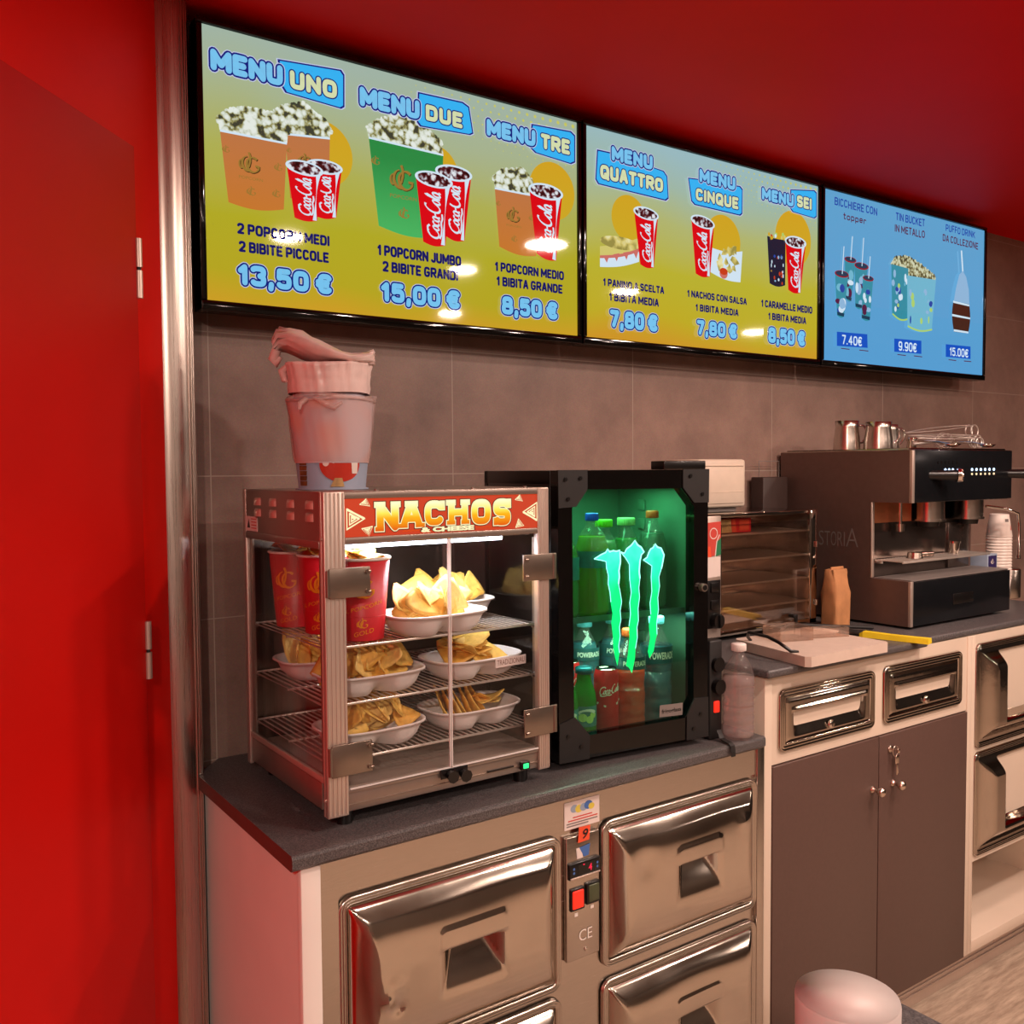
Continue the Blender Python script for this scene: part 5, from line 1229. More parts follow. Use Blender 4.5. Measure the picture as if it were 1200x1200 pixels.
b.box(.028, .0285, D0, D1 - .02, z0, z1); b.box(Wd - .0285, Wd - .028, D0, D1 - .02, z0, z1); b.box(.0285, Wd - .0285, D1 - .0205, D1 - .02, z0, z1); b.box(.0285, Wd - .0285, D0, D1 - .02, z0, z0 + .0006)
for k in range(11): b.box(Wd - .034, Wd - .0285, .19, .215, z0 + .03 + .045 * k, z0 + .055 + .045 * k, .001)
tag(fb(b, 'liner', ['liner'], t), 'pale grey green inner liner')
b = MB(); b.box(.03, Wd - .03, .05, .29, .293, .296)
for i in range(24): b.cyl((.034 + i * .0142, .05, .2965), (.034 + i * .0142, .29, .2965), .0014, n=6)
b.box(.03, Wd - .03, .047, .050, .291, .304); tag(fb(b, 'shelf', ['shelfglass'], t), None)
# door frame with an eight-sided opening
b = MB(); O = [(0, .017), (Wd, .017), (Wd, HT), (0, HT)]
I = [(.075, .064), (.330, .066), (.353, .100), (.353, .534), (.318, .573), (.070, .575), (.034, .538), (.037, .105)]
O8 = [(.075, .017), (.330, .017), (Wd, .100), (Wd, .534), (.318, HT), (.070, HT), (0, .538), (0, .105)]
fr = lambda y: (lambda u, v, w=0: (u, y + w, v))
def frame(y0, y1):
    f0, f1 = fr(y0), fr(y1)
    for i in range(8):
        j = (i + 1) % 8
        q = [I[i], I[j], O8[j], O8[i]]
        if i in (1, 3, 5, 7):
            cor = {1: (Wd, .017), 3: (Wd, HT), 5: (0, HT), 7: (0, .017)}[i]; q = [I[i], I[j], O8[j], cor, O8[i]]
        n = len(q)
        b.add([f0(*p) for p in q] + [f1(*p) for p in q], [list(range(n))[::-1], list(range(n, 2 * n))] + [(k, (k + 1) % n, n + (k + 1) % n, n + k) for k in range(n)])
frame(.002, .030)
df = fb(b, 'door_frame', ['blackgloss'], t)
for name, q, sc in (('corner_bracket', [(0, .538), (.042, .540), (.070, .575), (.070, HT + .001), (-.001, HT + .001)], [(.022, .556), (.052, .598), (.016, .596)]), ('corner_bracket', [(Wd, .541), (.352, .541), (.320, .575), (.320, HT + .001), (Wd + .001, HT + .001)], [(.340, .600), (.374, .560)]),
                    ('corner_bracket', [(-.001, .016), (.073, .016), (.074, .065), (.038, .107), (0, .097)], [(.02, .07), (.052, .045)]), ('corner_bracket', [(Wd + .001, .016), (.331, .016), (.332, .071), (.353, .107), (Wd, .105)], [(.37, .07), (.35, .04)])):
    b = MB(); b.prism(q, lambda u, v, w=0: (u, .002 - w, v), .003, 0)
    for x, z in sc: b.cyl((x, -.001, z), (x, -.0035, z), .004, mat=1)
    fb(b, name, ['blackmatte', 'black'], df)
b = MB(); b.prism(I, lambda u, v, w=0: (u, .012 + w, v), .005); g = tag(fb(b, 'door_glass', ['fridgeglass'], t), 'glass door pane')
G = lambda u, v, w=0: (u, .0108 - w, v - .908)
C1 = [(.093, 1.338), (.110, 1.346), (.122, 1.350), (.127, 1.357), (.132, 1.351), (.142, 1.353), (.149, 1.351), (.158, 1.353), (.159, 1.345), (.160, 1.329), (.156, 1.31), (.157, 1.297), (.155, 1.282), (.159, 1.265), (.163, 1.243), (.159, 1.225), (.161, 1.205), (.157, 1.19), (.159, 1.171), (.155, 1.15), (.157, 1.135), (.152, 1.108), (.147, 1.125), (.142, 1.145), (.141, 1.172), (.137, 1.2), (.140, 1.22), (.135, 1.245), (.133, 1.265), (.128, 1.285), (.129, 1.30), (.124, 1.318), (.123, 1.331), (.112, 1.334)]
C2 = [(.161, 1.349), (.170, 1.346), (.176, 1.355), (.188, 1.362), (.198, 1.372), (.205, 1.362), (.214, 1.357), (.222, 1.346), (.215, 1.341), (.211, 1.327), (.209, 1.305), (.211, 1.29), (.208, 1.27), (.210, 1.25), (.206, 1.226), (.207, 1.20), (.203, 1.185), (.204, 1.163), (.199, 1.14), (.198, 1.12), (.190, 1.088), (.183, 1.10), (.175, 1.106), (.180, 1.13), (.184, 1.165), (.182, 1.19), (.186, 1.215), (.184, 1.24), (.188, 1.261), (.184, 1.29), (.183, 1.322), (.174, 1.335)]
C3 = [(.220, 1.329), (.230, 1.334), (.235, 1.345), (.240, 1.352), (.246, 1.354), (.252, 1.362), (.258, 1.355), (.268, 1.352), (.276, 1.337), (.272, 1.32), (.269, 1.308), (.262, 1.29), (.264, 1.27), (.259, 1.245), (.261, 1.22), (.256, 1.19), (.257, 1.165), (.252, 1.15), (.248, 1.13), (.237, 1.115), (.233, 1.13), (.239, 1.159), (.236, 1.185), (.240, 1.21), (.238, 1.235), (.243, 1.26), (.241, 1.291), (.243, 1.315), (.232, 1.322)]
b = MB()
for c_ in (C1, C2, C3):
    b.prism(c_, G, .0008, 0)
    n = len(c_); top = [p for p in c_ if p[1] > 1.30]
    i0 = next(i for i in range(n) if c_[i][1] > 1.30 and c_[i - 1][1] <= 1.30) if c_[0][1] <= 1.30 else 0
    seq = [c_[i % n] for i in range(0, n // 3 + 2)]
    ribbon(b, seq, G, .0012, .0006, .4, .0011, 1); ribbon(b, [c_[-i] for i in range(0, n // 4)] if n else [], G, .0008, 0, 0, .0011, 1)
    ribbon(b, [c_[i % n] for i in range(n // 3 + 1, int(n * .62))], G, .0007, 0, 0, .0011, 1)
tag(fb(b, 'emblem', ['claw', 'clawedge'], g, fix=False), 'glowing green three-claw emblem')
b = MB(); b.prism([(.265, 1.008), (.264, .982), (.328, .979), (.329, 1.006)], G, .0006, 0); text(b, 'frigoglass', G, .270, .324, .989, .998, .0009, 1, .02)
tag(fb(b, 'maker_badge', ['grey', 'black'], g, fix=False), 'small grey maker badge')
b = MB(); b.box(.267, .383, -.002, .045, HT + .0005, HT + .019, .002); fb(b, 'hinge_cover', ['black'], t)
b = MB(); b.cyl((.374, .001, .353), (.374, -.010, .353), .009); b.cyl((.374, -.009, .353), (.374, -.012, .353), .006, mat=1); fb(b, 'lock', ['alu_flat', 'black'], df)
b = MB(); b.box(.055, .0635, .018, .024, .505, .532, .001); b.v = [(x - .021, y, z) for x, y, z in b.v]; tag(fb(b, 'thermometer', ['white'], t), 'small white tag behind the glass')
b = MB(); b.box(.06, .33, .035, .043, HT - .036, HT - .031); fb(b, 'lamp', ['fridgelight'], t)
for nm, (lx, ly, lz), e_, sz_, sy_, col in (('fridge_light', (.19, .12, HT - .042), 1.3, .26, .12, (.30, 1.0, .55)), ('fridge_light', (.19, .07, .285), 1.1, .28, .06, (.75, 1.0, .8))):  # second light has no fitting, added under the shelf to brighten the bottom row
    ld = bpy.data.lights.new(nm, 'AREA'); ld.shape = 'RECTANGLE'; ld.size = sz_; ld.size_y = sy_; ld.energy = e_; ld.color = col
    lo = bpy.data.objects.new(nm, ld); COL.objects.link(lo); lo.parent = t; lo.location = (lx, ly, lz)
# contents: placed through the fridge's own axes
MF = Matrix.Translation(FO) @ Matrix.Rotation(FA, 4, 'Z')
def inside(s, d, z): return tuple(MF @ Vector((s, d, z)))
def bottle(name, label, loc, r, h, liquid_, cap, group=None, neck=.42, level=.78, ribs=0, lab=None, words=None, capr=.014, lobes=True, shell='pet', face=-1.9):
    """soft drink bottle: shell, drink, cap and label band"""
    t = thing(name, label, 'bottle', loc, group=group); c = loc; hs = h - .016
    prof = [(r * .55, .004), (r * .86, 0), (r, .012)]
    for i in range(ribs): z = .03 + i * (h * .5 / max(ribs, 1)); prof += [(r, z), (r * .945, z + .004), (r, z + .008)]
    prof += [(r, h * .36), (r * .93, h * .42), (r * .95, h * .5), (r, h * .58), (r * .98, h * .66), (r * .80, h * .76), (r * .5, h * .85), (.0125, h * .89), (.012, hs)]
    prof = sorted(prof, key=lambda p: p[1]) if not lobes else prof[:2] + sorted(prof[2:], key=lambda p: p[1])
    b = MB(); b.lathe([(1e-4, .008)] + prof, c, 32); sh = b.build('shell', [shell], t)
    if liquid_:
        zl = h * level; q = [(max(1e-4, rr - .0014), max(z, .003)) for rr, z in [(1e-4, .009)] + prof if z < zl]
        b = MB(); b.lathe(q + [(max(q[-1][0] - .0005, .001), zl), (1e-4, zl)], c, 32); tag(b.build('drink', [liquid_], t), None)
    b = MB(); b.lathe([(1e-4, hs + .0165), (capr - .001, hs + .0165), (capr, hs + .015), (capr, hs), (capr - .0015, hs), (1e-4, hs)], c, 26)
    for j in range(26): a = 2 * PI * j / 26; b.cyl((c[0] + capr * math.cos(a), c[1] + capr * math.sin(a), c[2] + hs + .001), (c[0] + capr * math.cos(a), c[1] + capr * math.sin(a), c[2] + hs + .0145), .0006, n=5)
    b.build('cap', [cap], t)
    if lab:
        m_, za, zb_, ink = lab
        b = MB(); b.lathe([(r + .0006, h * za), (r + .0007, h * (za + zb_) / 2), (r + .0006, h * zb_)], c, 40, 0)
        if words: text(b, words, cone(c, r + .0006, h * za, r + .0006, h * zb_, face, .0005), -r * .85, r * .85, h * (za + (zb_ - za) * .3), h * (za + (zb_ - za) * .7), .0003, 1, .03)
        b.build('label', [m_, ink], t, fix=False)
    return t
def can(label, loc, r, h, group):
    t = thing('drink_can', label, 'can', loc, group=group); c = loc
    b = MB(); b.lathe([(1e-4, .006), (r * .7, .002), (r * .78, 0), (r, .010), (r, h - .014), (r * .86, h - .002)], c, 36)
    bd = b.build('body', ['red'], t)
    b = MB(); b.lathe([(r * .86, h - .002), (r * .84, h), (r * .80, h - .003), (1e-4, h - .004)], c, 36); b.box(c[0] - .007, c[0] + .007, c[1] - .012, c[1] + .006, c[2] + h - .0035, c[2] + h - .002); b.build('lid', ['chrome'], t)
    b = MB(); f = cone(c, r, 0, r, h, -2.0); cola(b, lambda u, v, w=0: f(-.024 + u / 6.8 * .055, h * .62 + v * .011 + u * .0014, w), .0003, 0); ribbon(b, [(-.03, h * .5), (-.01, h * .46), (.02, h * .49), (.035, h * .54)], f, .002, .002, 0, .0003, 0); b.build('print', ['cupwhite'], bd, fix=False)
S1 = .2985; S0 = HB + .023
G1 = 'bottles on the upper fridge shelf'; G0 = 'drinks on the fridge floor'
bottle('soda_bottle', 'lemon yellow soda bottle with a blue cap in the fridge', inside(.142, .09, S1), .0385, .222, 'soda_lemon', 'capblue', G1, lab=('label_teal', .48, .64, 'stickeryellow'), words='SODA' if False else None)
bottle('soda_bottle', 'green soda bottle with a bright green cap, left of the pair of green caps', inside(.196, .122, S1), .033, .205, 'soda_green', 'capgreen', G1, capr=.019)
bottle('soda_bottle', 'green soda bottle with a pale green cap, right of the pair of green caps', inside(.257, .122, S1), .033, .207, 'soda_green', 'cappale', G1, capr=.020)
bottle('soda_bottle', 'clear green soda bottle with an orange cap at the right of the upper fridge shelf', inside(.318, .105, S1), .033, .222, 'soda_clear', 'caporange', G1)
bottle('soda_bottle', 'dark green bottle at the left end of the upper fridge shelf, mostly behind the frame', inside(.066, .080, S1), .030, .200, 'soda_green', 'capgreen', G1, lab=('label_teal', .42, .66, 'white'))
can('red cola can at the front of the fridge floor', inside(.162, .066, S0), .027, .146, G0)
can('red cola can in the second row on the fridge floor', inside(.108, .135, S0), .027, .155, G0)
def glass_bottle(label, loc):
    t = thing('glass_bottle', label, 'bottle', loc, group='small green glass bottles in the fridge'); c = loc; r = .0265; h = .146
    b = MB(); b.lathe([(1e-4, .003), (r * .9, 0), (r, .006), (r, .085), (r * .92, .10), (r * .62, .122), (r * .56, .138), (r * .60, h)], c, 36); b.build('body', ['glassgreen'], t)
    b = MB(); b.lathe([(r * .60, h - .006), (r * .72, h - .005), (r * .72, h + .007), (r * .5, h + .009), (1e-4, h + .009)], c, 30); b.build('cap', ['capteal'], t)
    b = MB(); b.lathe([(r + .0006, .030), (r + .0006, .074)], c, 40, 0); f = cone(c, r, .030, r, .074, -2.0, .001)
    for u, v, q in ((-.010, .050, .010), (.006, .046, .009), (.014, .055, .008)): b.poly(arc(u, v, q, q * .9, 0, 360, 14)[:-1], f, .0003 + u * .002, 2)
    ribbon(b, arc(0, .056, .02, .010, 20, 170, 10), f, .002, .002, .3, .0008, 1); b.build('label', ['label_teal', 'white', 'labellime'], t, fix=False)
glass_bottle('small green glass bottle with a picture label, beside the front cola can', inside(.104, .066, S0))
glass_bottle('small green glass bottle at the left edge of the fridge floor, cut by the frame', inside(.052, .058, S0))
bottle('sport_drink_bottle', 'orange-red sport drink bottle in the middle of the fridge floor', inside(.227, .068, S0), .0345, .225, 'sport_orange', 'caporange', G0, ribs=4, lab=('labelclear', .62, .74, 'cupwhite'), words='POWERADE', capr=.017, level=.6)
bottle('sport_drink_bottle', 'blue sport drink bottle at the right of the fridge floor', inside(.306, .075, S0), .036, .245, 'sport_blue', 'cyan', G0, ribs=4, lab=('labelclear', .58, .74, 'cupwhite'), words='POWERADE', capr=.017, level=.72)
bottle('sport_drink_bottle', 'blue-green sport drink bottle in the second row behind the cola can', inside(.178, .175, S0), .034, .235, 'sport_blue', 'cyan', G0, lab=('labelclear', .62, .74, 'cupwhite'), words='POWERADE', capr=.017)
bottle('sport_drink_bottle', 'blue-green sport drink bottle in the second row behind the orange one', inside(.262, .18, S0), .034, .235, 'sport_blue', 'cyan', G0, lab=('labelclear', .62, .74, 'cupwhite'), words='POWERADE', capr=.017)

# ------------------------------------------------------------------ beside the fridge
bottle('water_bottle', 'clear plastic water bottle with a white cap on the worktop corner', (1.646, 1.444, .908), .0365, .216, 'water', 'capwhite', ribs=5, level=.66, capr=.0165)
t = thing('power_strip', 'upright black socket strip with a red lit switch beside the fridge', 'power strip', (1.592, 1.475, .908))
b = MB(); b.box(1.572, 1.612, 1.462, 1.495, .9085, 1.135, .004); bd = b.build('body', ['blackmatte'], t)
b = MB(); b.box(1.584, 1.600, 1.458, 1.464, .970, .996, .002); tag(b.build('switch', ['ledred'], bd), 'red lit switch')
b = MB(); b.cyl((1.592, 1.462, 1.08), (1.592, 1.452, 1.08), .017); b.cyl((1.592, 1.462, 1.03), (1.592, 1.448, 1.03), .017); tag(b.build('plug', ['black'], t), None)
b = MB()
pts = [(1.590, 1.452, .93), (1.588, 1.440, .914), (1.586, 1.425, .9115), (1.584, 1.412, .9105), (1.5835, 1.4045, .906), (1.583, 1.4025, .895), (1.583, 1.4025, .884)]
b.rings([[(p[0] - .007, p[1], p[2]), (p[0] + .007, p[1], p[2]), (p[0] + .007, p[1] + .0005, p[2] + .0022), (p[0] - .007, p[1] + .0005, p[2] + .0022)] for p in pts], 0, False, True, True, True)
tag(b.build('power_cable', ['blackmatte']), 'flat black cable hanging over the worktop edge beside the water bottle', 'cable')

# ------------------------------------------------------------------ glass fronted oven
OX0, OX1, OY0, OY1, OZ0, OZ1 = 1.836, 2.297, 1.722, 1.985, 1.072, 1.402
t = thing('glass_oven', 'small steel and glass oven with wire racks behind the chopping board', 'oven', (2.06, 1.85, 1.0587))
b = MB()
for x in (OX0 + .02, OX1 - .02):
    for y in (OY0 + .03, OY1 - .03): b.cyl((x, y, 1.0587), (x, y, OZ0 + .001), .012)
b.build('foot', ['black'], t)
b = MB(); b.box(OX0, OX1, OY0 + .004, OY1, OZ1 - .010, OZ1, .001); b.box(OX0, OX1, OY0 + .004, OY1, OZ0, OZ0 + .012, .001); b.box(OX1 - .006, OX1, OY0 + .004, OY1, OZ0 + .012, OZ1 - .01); b.box(OX0, OX0 + .004, OY0 + .004, OY1, OZ0 + .012, OZ1 - .01); b.box(OX0, OX1, OY1 - .006, OY1, OZ0, OZ1 - .01)
b.box(OX1 - .031, OX1, OY0, OY0 + .008, OZ0, OZ1, .001); b.box(OX0, OX1, OY0, OY0 + .006, OZ0, OZ0 + .014, .001)
b.build('body', ['steelhi'], t)
b = MB(); b.box(OX0, 1.888, OY0 - .004, OY0 + .12, OZ0 + .002, OZ1 - .004, .002); cp = tag(b.build('control_column', ['alu'], t), 'pale control column with black knobs')
b = MB(); F = XZ(OY0 - .0046); b.poly([(1.8365, 1.29), (1.886, 1.295), (1.886, 1.383), (1.8365, 1.381)], F, 0, 0); b.poly([(1.862, 1.29), (1.886, 1.295), (1.886, 1.34), (1.872, 1.33)], F, .0003, 1); b.poly([(1.8365, 1.29), (1.850, 1.29), (1.846, 1.318), (1.8365, 1.318)], F, .0003, 2)
ribbon(b, [(1.880, 1.348), (1.870, 1.330), (1.864, 1.29), (1.862, 1.26)], F, .0016, 0, 0, .0005, 3); ribbon(b, arc(1.858, 1.352, .014, .014, 0, 360, 16), F, .0012, 0, 0, .0005, 3); b.poly([(1.8365, 1.235), (1.884, 1.237), (1.884, 1.29), (1.8365, 1.29)], F, .0001, 3)
tag(b.build('sticker', ['stickerred', 'stickergreen', 'orange_sticker', 'stickerwhite'], cp, fix=False), 'red, green and white sticker')
b = MB(); b.box(1.8365, 1.884, OY0 - .006, OY0 - .003, 1.10, 1.228, .001); b.box(1.845, 1.876, OY0 - .010, OY0 - .005, 1.196, 1.222, .001); b.box(1.845, 1.876, OY0 - .010, OY0 - .005, 1.15, 1.175, .001); b.build('switch_plate', ['black'], cp)
b = MB(); b.cyl((1.864, OY0 - .004, 1.120), (1.864, OY0 - .022, 1.120), .021, .019, 24); b.box(1.861, 1.867, OY0 - .027, OY0 - .018, 1.103, 1.137, .001); tag(b.build('knob', ['black'], cp), 'black round knob')
b = MB(); b.box(1.89, OX1 - .032, OY0 + .001, OY0 + .005, OZ0 + .016, OZ1 - .03); d = tag(b.build('door', ['ovenglass'], t), 'tinted glass door')
b = MB(); b.box(1.89, 1.893, OY0 - .0005, OY0 + .006, OZ0 + .014, OZ1 - .028); b.box(OX1 - .035, OX1 - .032, OY0 - .0005, OY0 + .006, OZ0 + .014, OZ1 - .028)
for z in (1.30, 1.13): b.cyl((OX1 - .005, OY0 - .002, z - .006), (OX1 - .005, OY0 - .002, z + .010), .005)
b.build('door_trim', ['chrome'], d)
b = MB(); b.box(2.168, 2.186, OY0 - .022, OY0 - .001, 1.099, 1.109, .003); b.box(2.170, 2.184, OY0 - .024, OY0 - .018, 1.084, 1.109, .003); b.build('handle', ['black'], d)
b = MB(); b.box(1.892, OX1 - .008, OY0 + .01, OY1 - .01, OZ0 + .0125, OZ0 + .014); b.box(1.892, OX1 - .008, OY1 - .012, OY1 - .0075, OZ0 + .014, OZ1 - .012); b.box(OX1 - .009, OX1 - .0065, OY0 + .01, OY1 - .012, OZ0 + .014, OZ1 - .012); b.build('lining', ['ovenlining'], t)
for z in (1.342, 1.272, 1.205, 1.137):
    b = MB(); xa, xb_, ya, yb_ = 1.894, OX1 - .011, OY0 + .014, OY1 - .016
    b.tube([(xa, ya, z), (xb_, ya, z), (xb_, yb_, z), (xa, yb_, z)], .003, 6, closed=True)
    for i in range(1, 26): x = xa + (xb_ - xa) * i / 26; b.cyl((x, ya, z), (x, yb_, z), .0013, n=5)
    b.build('wire_rack', ['wire'], t)
b = MB(); b.box(1.90, 2.07, OY0 + .05, OY0 + .16, 1.3445, 1.3845, .002, 0)  # red block with tan and orange patches on its front
F = XZ(OY0 + .0498); b.poly([(1.925, 1.346), (1.99, 1.346), (1.985, 1.383), (1.93, 1.383)], F, 0.0004, 1); b.poly([(1.992, 1.346), (2.010, 1.346), (2.002, 1.383), (1.99, 1.383)], F, .0004, 2); b.poly([(2.02, 1.35), (2.06, 1.35), (2.06, 1.38), (2.02, 1.38)], F, .0004, 2)
tag(b.build('striped_block', ['red', 'tan', 'orange_sticker']), 'red and yellow carton on the top rack inside the glass oven', 'block')
t = thing('storage_box', 'cream white plastic box standing on top of the glass oven', 'box', (1.985, 1.86, OZ1))
b = MB(); b.box(1.885, 2.073, 1.795, 1.935, OZ1 + .012, OZ1 + .147, .008); bd = b.build('body', ['cream'], t)
b = MB(); b.box(1.895, 2.063, 1.7925, 1.80, OZ1 + .022, OZ1 + .122, .004); b.box(1.9, 2.058, 1.7915, 1.794, OZ1 + .055, OZ1 + .057); b.box(1.895, 2.063, 1.792, 1.796, OZ1 + .128, OZ1 + .130); b.build('front_panel', ['cream'], bd)
b = MB(); b.box(1.90, 2.05, 1.81, 1.92, OZ1 + .001, OZ1 + .013); b.build('foot', ['grey'], t)
t = thing('wall_dispenser', 'dark brown box with a thin wire frame above it, between oven and coffee machine', 'dispenser', (2.37, 1.97, 1.0585))
b = MB(); b.box(2.316, 2.432, 1.935, 1.985, 1.0587, 1.495, .003); b.build('body', ['darkbox'], t)
b = MB(); b.tube([(2.33, 1.965, 1.494), (2.33, 1.965, 1.545), (2.425, 1.965, 1.545), (2.425, 1.965, 1.494)], .0014, 6); b.build('wire_frame', ['grey'], t)

# ------------------------------------------------------------------ things on the middle worktop
t = thing('chopping_board', 'thick cream chopping board with a black carry handle', 'chopping board', (1.98, 1.52, 1.0587))
b = MB(); b.prism([(1.806, 1.385), (1.816, 1.374), (2.118, 1.374), (2.128, 1.385), (2.14, 1.618), (2.13, 1.630), (1.862, 1.642), (1.850, 1.632)], XY(1.0592), .0245); b.build('board', ['board'], t)
b = MB(); b.tube([(1.866, 1.598, 1.0845), (1.852, 1.596, 1.096), (1.838, 1.580, 1.110), (1.812, 1.50, 1.114), (1.806, 1.46, 1.106), (1.816, 1.432, 1.088), (1.836, 1.428, 1.0845)], .0042, 10); b.build('handle', ['black'], t)
t = thing('plastic_scoop', 'clear plastic scoop box lying on the chopping board', 'scoop', (2.0, 1.55, 1.084))
b = MB(); A = Vector((1.905, 1.535)); Bv = Vector((2.09, 1.47)); ax = (Bv - A).normalized(); ay = Vector((-ax.y, ax.x))
S_ = lambda u, v, z: ((A + ax * u + ay * v).x, (A + ax * u + ay * v).y, z)
def shell(u0, u1, v0, v1, z0, z1, th=.002):
    for q in ((u0, u1, v0, v0 + th), (u0, u1, v1 - th, v1), (u0, u0 + th, v0, v1), (u1 - th, u1, v0, v1)):
        b.prism([(q[0], q[2]), (q[1], q[2]), (q[1], q[3]), (q[0], q[3])], lambda u, v, w=0: S_(u, v, z0 + w), z1 - z0)
    b.prism([(u0, v0), (u1, v0), (u1, v1), (u0, v1)], lambda u, v, w=0: S_(u, v, z0 + w), th)
shell(0, .095, 0, .085, 1.0842, 1.118); b.build('bowl', ['clearplastic'], t)
b = MB(); shell(.096, .215, .02, .06, 1.0842, 1.108); b.build('handle', ['clearplastic'], t)
t = thing('serving_tray', 'flat black tray edge with pale paper, behind the chopping board', 'tray', (2.25, 1.66, 1.0587))
b = MB(); b.box(2.155, 2.31, 1.575, 1.70, 1.0592, 1.065, .002, 0); b.tube([(2.10, 1.70, 1.066), (2.13, 1.69, 1.085), (2.20, 1.665, 1.080), (2.33, 1.60, 1.070), (2.37, 1.585, 1.066)], .005, 8); b.build('body', ['blackmatte'], t)
b = MB(); b.box(2.16, 2.235, 1.60, 1.69, 1.0652, 1.071, .001); b.build('paper', ['cupwhite'], t)
t = thing('yellow_scraper', 'yellow plastic handled scraper lying by the coffee machine', 'scraper', (2.28, 1.45, 1.0587))
b = MB(); p0, p1 = Vector((2.258, 1.548)), Vector((2.305, 1.372)); d_ = (p1 - p0).normalized(); n_ = Vector((-d_.y, d_.x)); L_ = (p1 - p0).length
Y_ = lambda u, v, z: ((p0 + d_ * u + n_ * v).x, (p0 + d_ * u + n_ * v).y, z)
b.rings([[Y_(u, -hw, 1.0592), Y_(u, hw, 1.0592), Y_(u, hw * .8, 1.0592 + hh), Y_(u, -hw * .8, 1.0592 + hh)] for u, hw, hh in [(0, .011, .010), (.01, .014, .016), (.08, .013, .014), (.16, .015, .014), (L_, .016, .014)]], 0, False, True, True, True); b.build('handle', ['yellow'], t)
b = MB(); b.rings([[Y_(u, -.013, 1.063), Y_(u, .013, 1.063), Y_(u, .013, 1.066), Y_(u, -.013, 1.066)] for u in (-.06, .001)], 0, False, True, True, True); b.build('blade', ['black'], t)
t = thing('paper_bag', 'brown paper bag standing between the glass oven and the coffee machine', 'paper bag', (2.348, 1.70, 1.0587))
b = MB(); N = 40; rings = []
for z, k, cr in ((0, 1, .001), (.004, 1.0, .001), (.05, 1.0, .0022), (.10, .98, .002), (.14, .96, .002), (.160, .94, .0025), (.168, .9, .003)):
    ring = []
    for j in range(N):
        th = 2 * PI * j / N; ct, st = math.cos(th), math.sin(th); e = .35
        x = .036 * k * math.copysign(abs(ct) ** e, ct); y = .030 * k * math.copysign(abs(st) ** e, st) * (1 - .5 * max(0, z - .10) / .07)
        ring.append((2.350 + x + cr * math.sin(5 * th + z * 60), 1.695 + y + cr * math.cos(7 * th + z * 80), 1.0589 + z))
    rings.append(ring)
b.rings(rings, 0, True, True, True, True); bd = b.build('body', ['bag'], t)
b = MB(); b.box(2.322, 2.380, 1.690, 1.694, 1.222, 1.234, .001); b.build('folded_top', ['bag'], t)
# ------------------------------------------------------------------ espresso machine
MX0, MX1, MY0, MY1, MZ = 2.457, 3.006, 1.522, 1.983, 1.0583
t = thing('coffee_machine', 'brown and black two-group espresso machine on the right worktop', 'coffee machine', (2.73, 1.75, MZ))
b = MB()
for x in (MX0 + .05, MX1 - .05):
    for y in (MY0 + .05, MY1 - .05): b.cyl((x, y, MZ), (x, y, MZ + .0095), .02)
b.build('foot', ['black'], t)
prof = [(1.530, 1.066), (1.983, 1.066), (1.983, 1.571), (1.531, 1.571), (1.531, 1.421), (1.652, 1.421), (1.652, 1.196), (1.530, 1.196)]
for x, nm in ((MX0, 'left brown side panel'), (MX1 - .012, 'right side panel')):
    b = MB(); b.prism(prof, lambda u, v, w=0: (x + w, u, v), .012); p = tag(b.build('side_panel', ['machine'], t), nm)
    if x == MX0:
        left = p
        for q in ((1.522, 1.532, 1.421, 1.571), (1.522, 1.531, 1.066, 1.196), (1.649, 1.654, 1.198, 1.421)): b = MB(); b.box(x - .0005, x + .012, *q, .001); b.build('edge_strip', ['alu'], p)
        b = MB(); F = lambda u, v, w=0: (x - .0004 - w, -u, v)
        for ch, u0, u1, z1 in (('A', -1.885, -1.838, 1.350), ('S', -1.835, -1.817, 1.328), ('T', -1.813, -1.795, 1.328), ('O', -1.791, -1.771, 1.328), ('R', -1.767, -1.749, 1.328), ('I', -1.745, -1.741, 1.328), ('A', -1.737, -1.695, 1.340)):
            text(b, ch, F, u0, u1, 1.285, z1, .0, 0, -.012)
        b.build('lettering', ['grey'], p, fix=False)
b = MB(); b.box(MX0 + .012, MX1 - .012, MY0 + .008, MY1, 1.421, 1.571, .001); b.box(MX0 + .012, MX1 - .012, 1.70, MY1, 1.066, 1.421); b.box(MX0 + .012, MX1 - .012, MY0 + .008, 1.70, 1.066, 1.195); b.build('body', ['machinedark'], t)
b = MB(); b.box(MX0, MX1, MY0 + .004, MY1, 1.5695, 1.574, .001); b.tube([(MX0 + .01, MY0 + .02, 1.576), (MX0 + .01, MY1 - .02, 1.576), (MX1 - .01, MY1 - .02, 1.576), (MX1 - .01, MY0 + .02, 1.576)], .003, 6, closed=True); tag(b.build('cup_tray', ['steelhi'], t), 'steel cup tray on top')
b = MB(); b.box(MX0 + .010, MX1, MY0, MY0 + .012, 1.4225, 1.5725, .0015); fp = tag(b.build('front_panel', ['panelblack'], t), 'black glass front panel')
b = MB(); F = XZ(MY0 - .0006)
for xs_ in ([2.585, 2.604, 2.624, 2.644, 2.664, 2.686], [2.770, 2.795, 2.820, 2.845, 2.870, 2.896]):
    for i, x in enumerate(xs_):
        if x > 2.62 or x > 2.7:
            b.poly(arc(x, 1.5145, .0062, .0046, 0, 360, 10)[:-1], F, 0, 0); b.poly(arc(x, 1.501, .0055, .0036, 0, 360, 10)[:-1], F, 0, 1)
        b.poly([(x - .003, 1.532), (x + .003, 1.532), (x + .003, 1.540), (x - .003, 1.540)], F, 0, 2)
tag(b.build('button_lights', ['ledblue', 'ledwarm', 'black'], fp, fix=False), 'rows of small lit buttons')
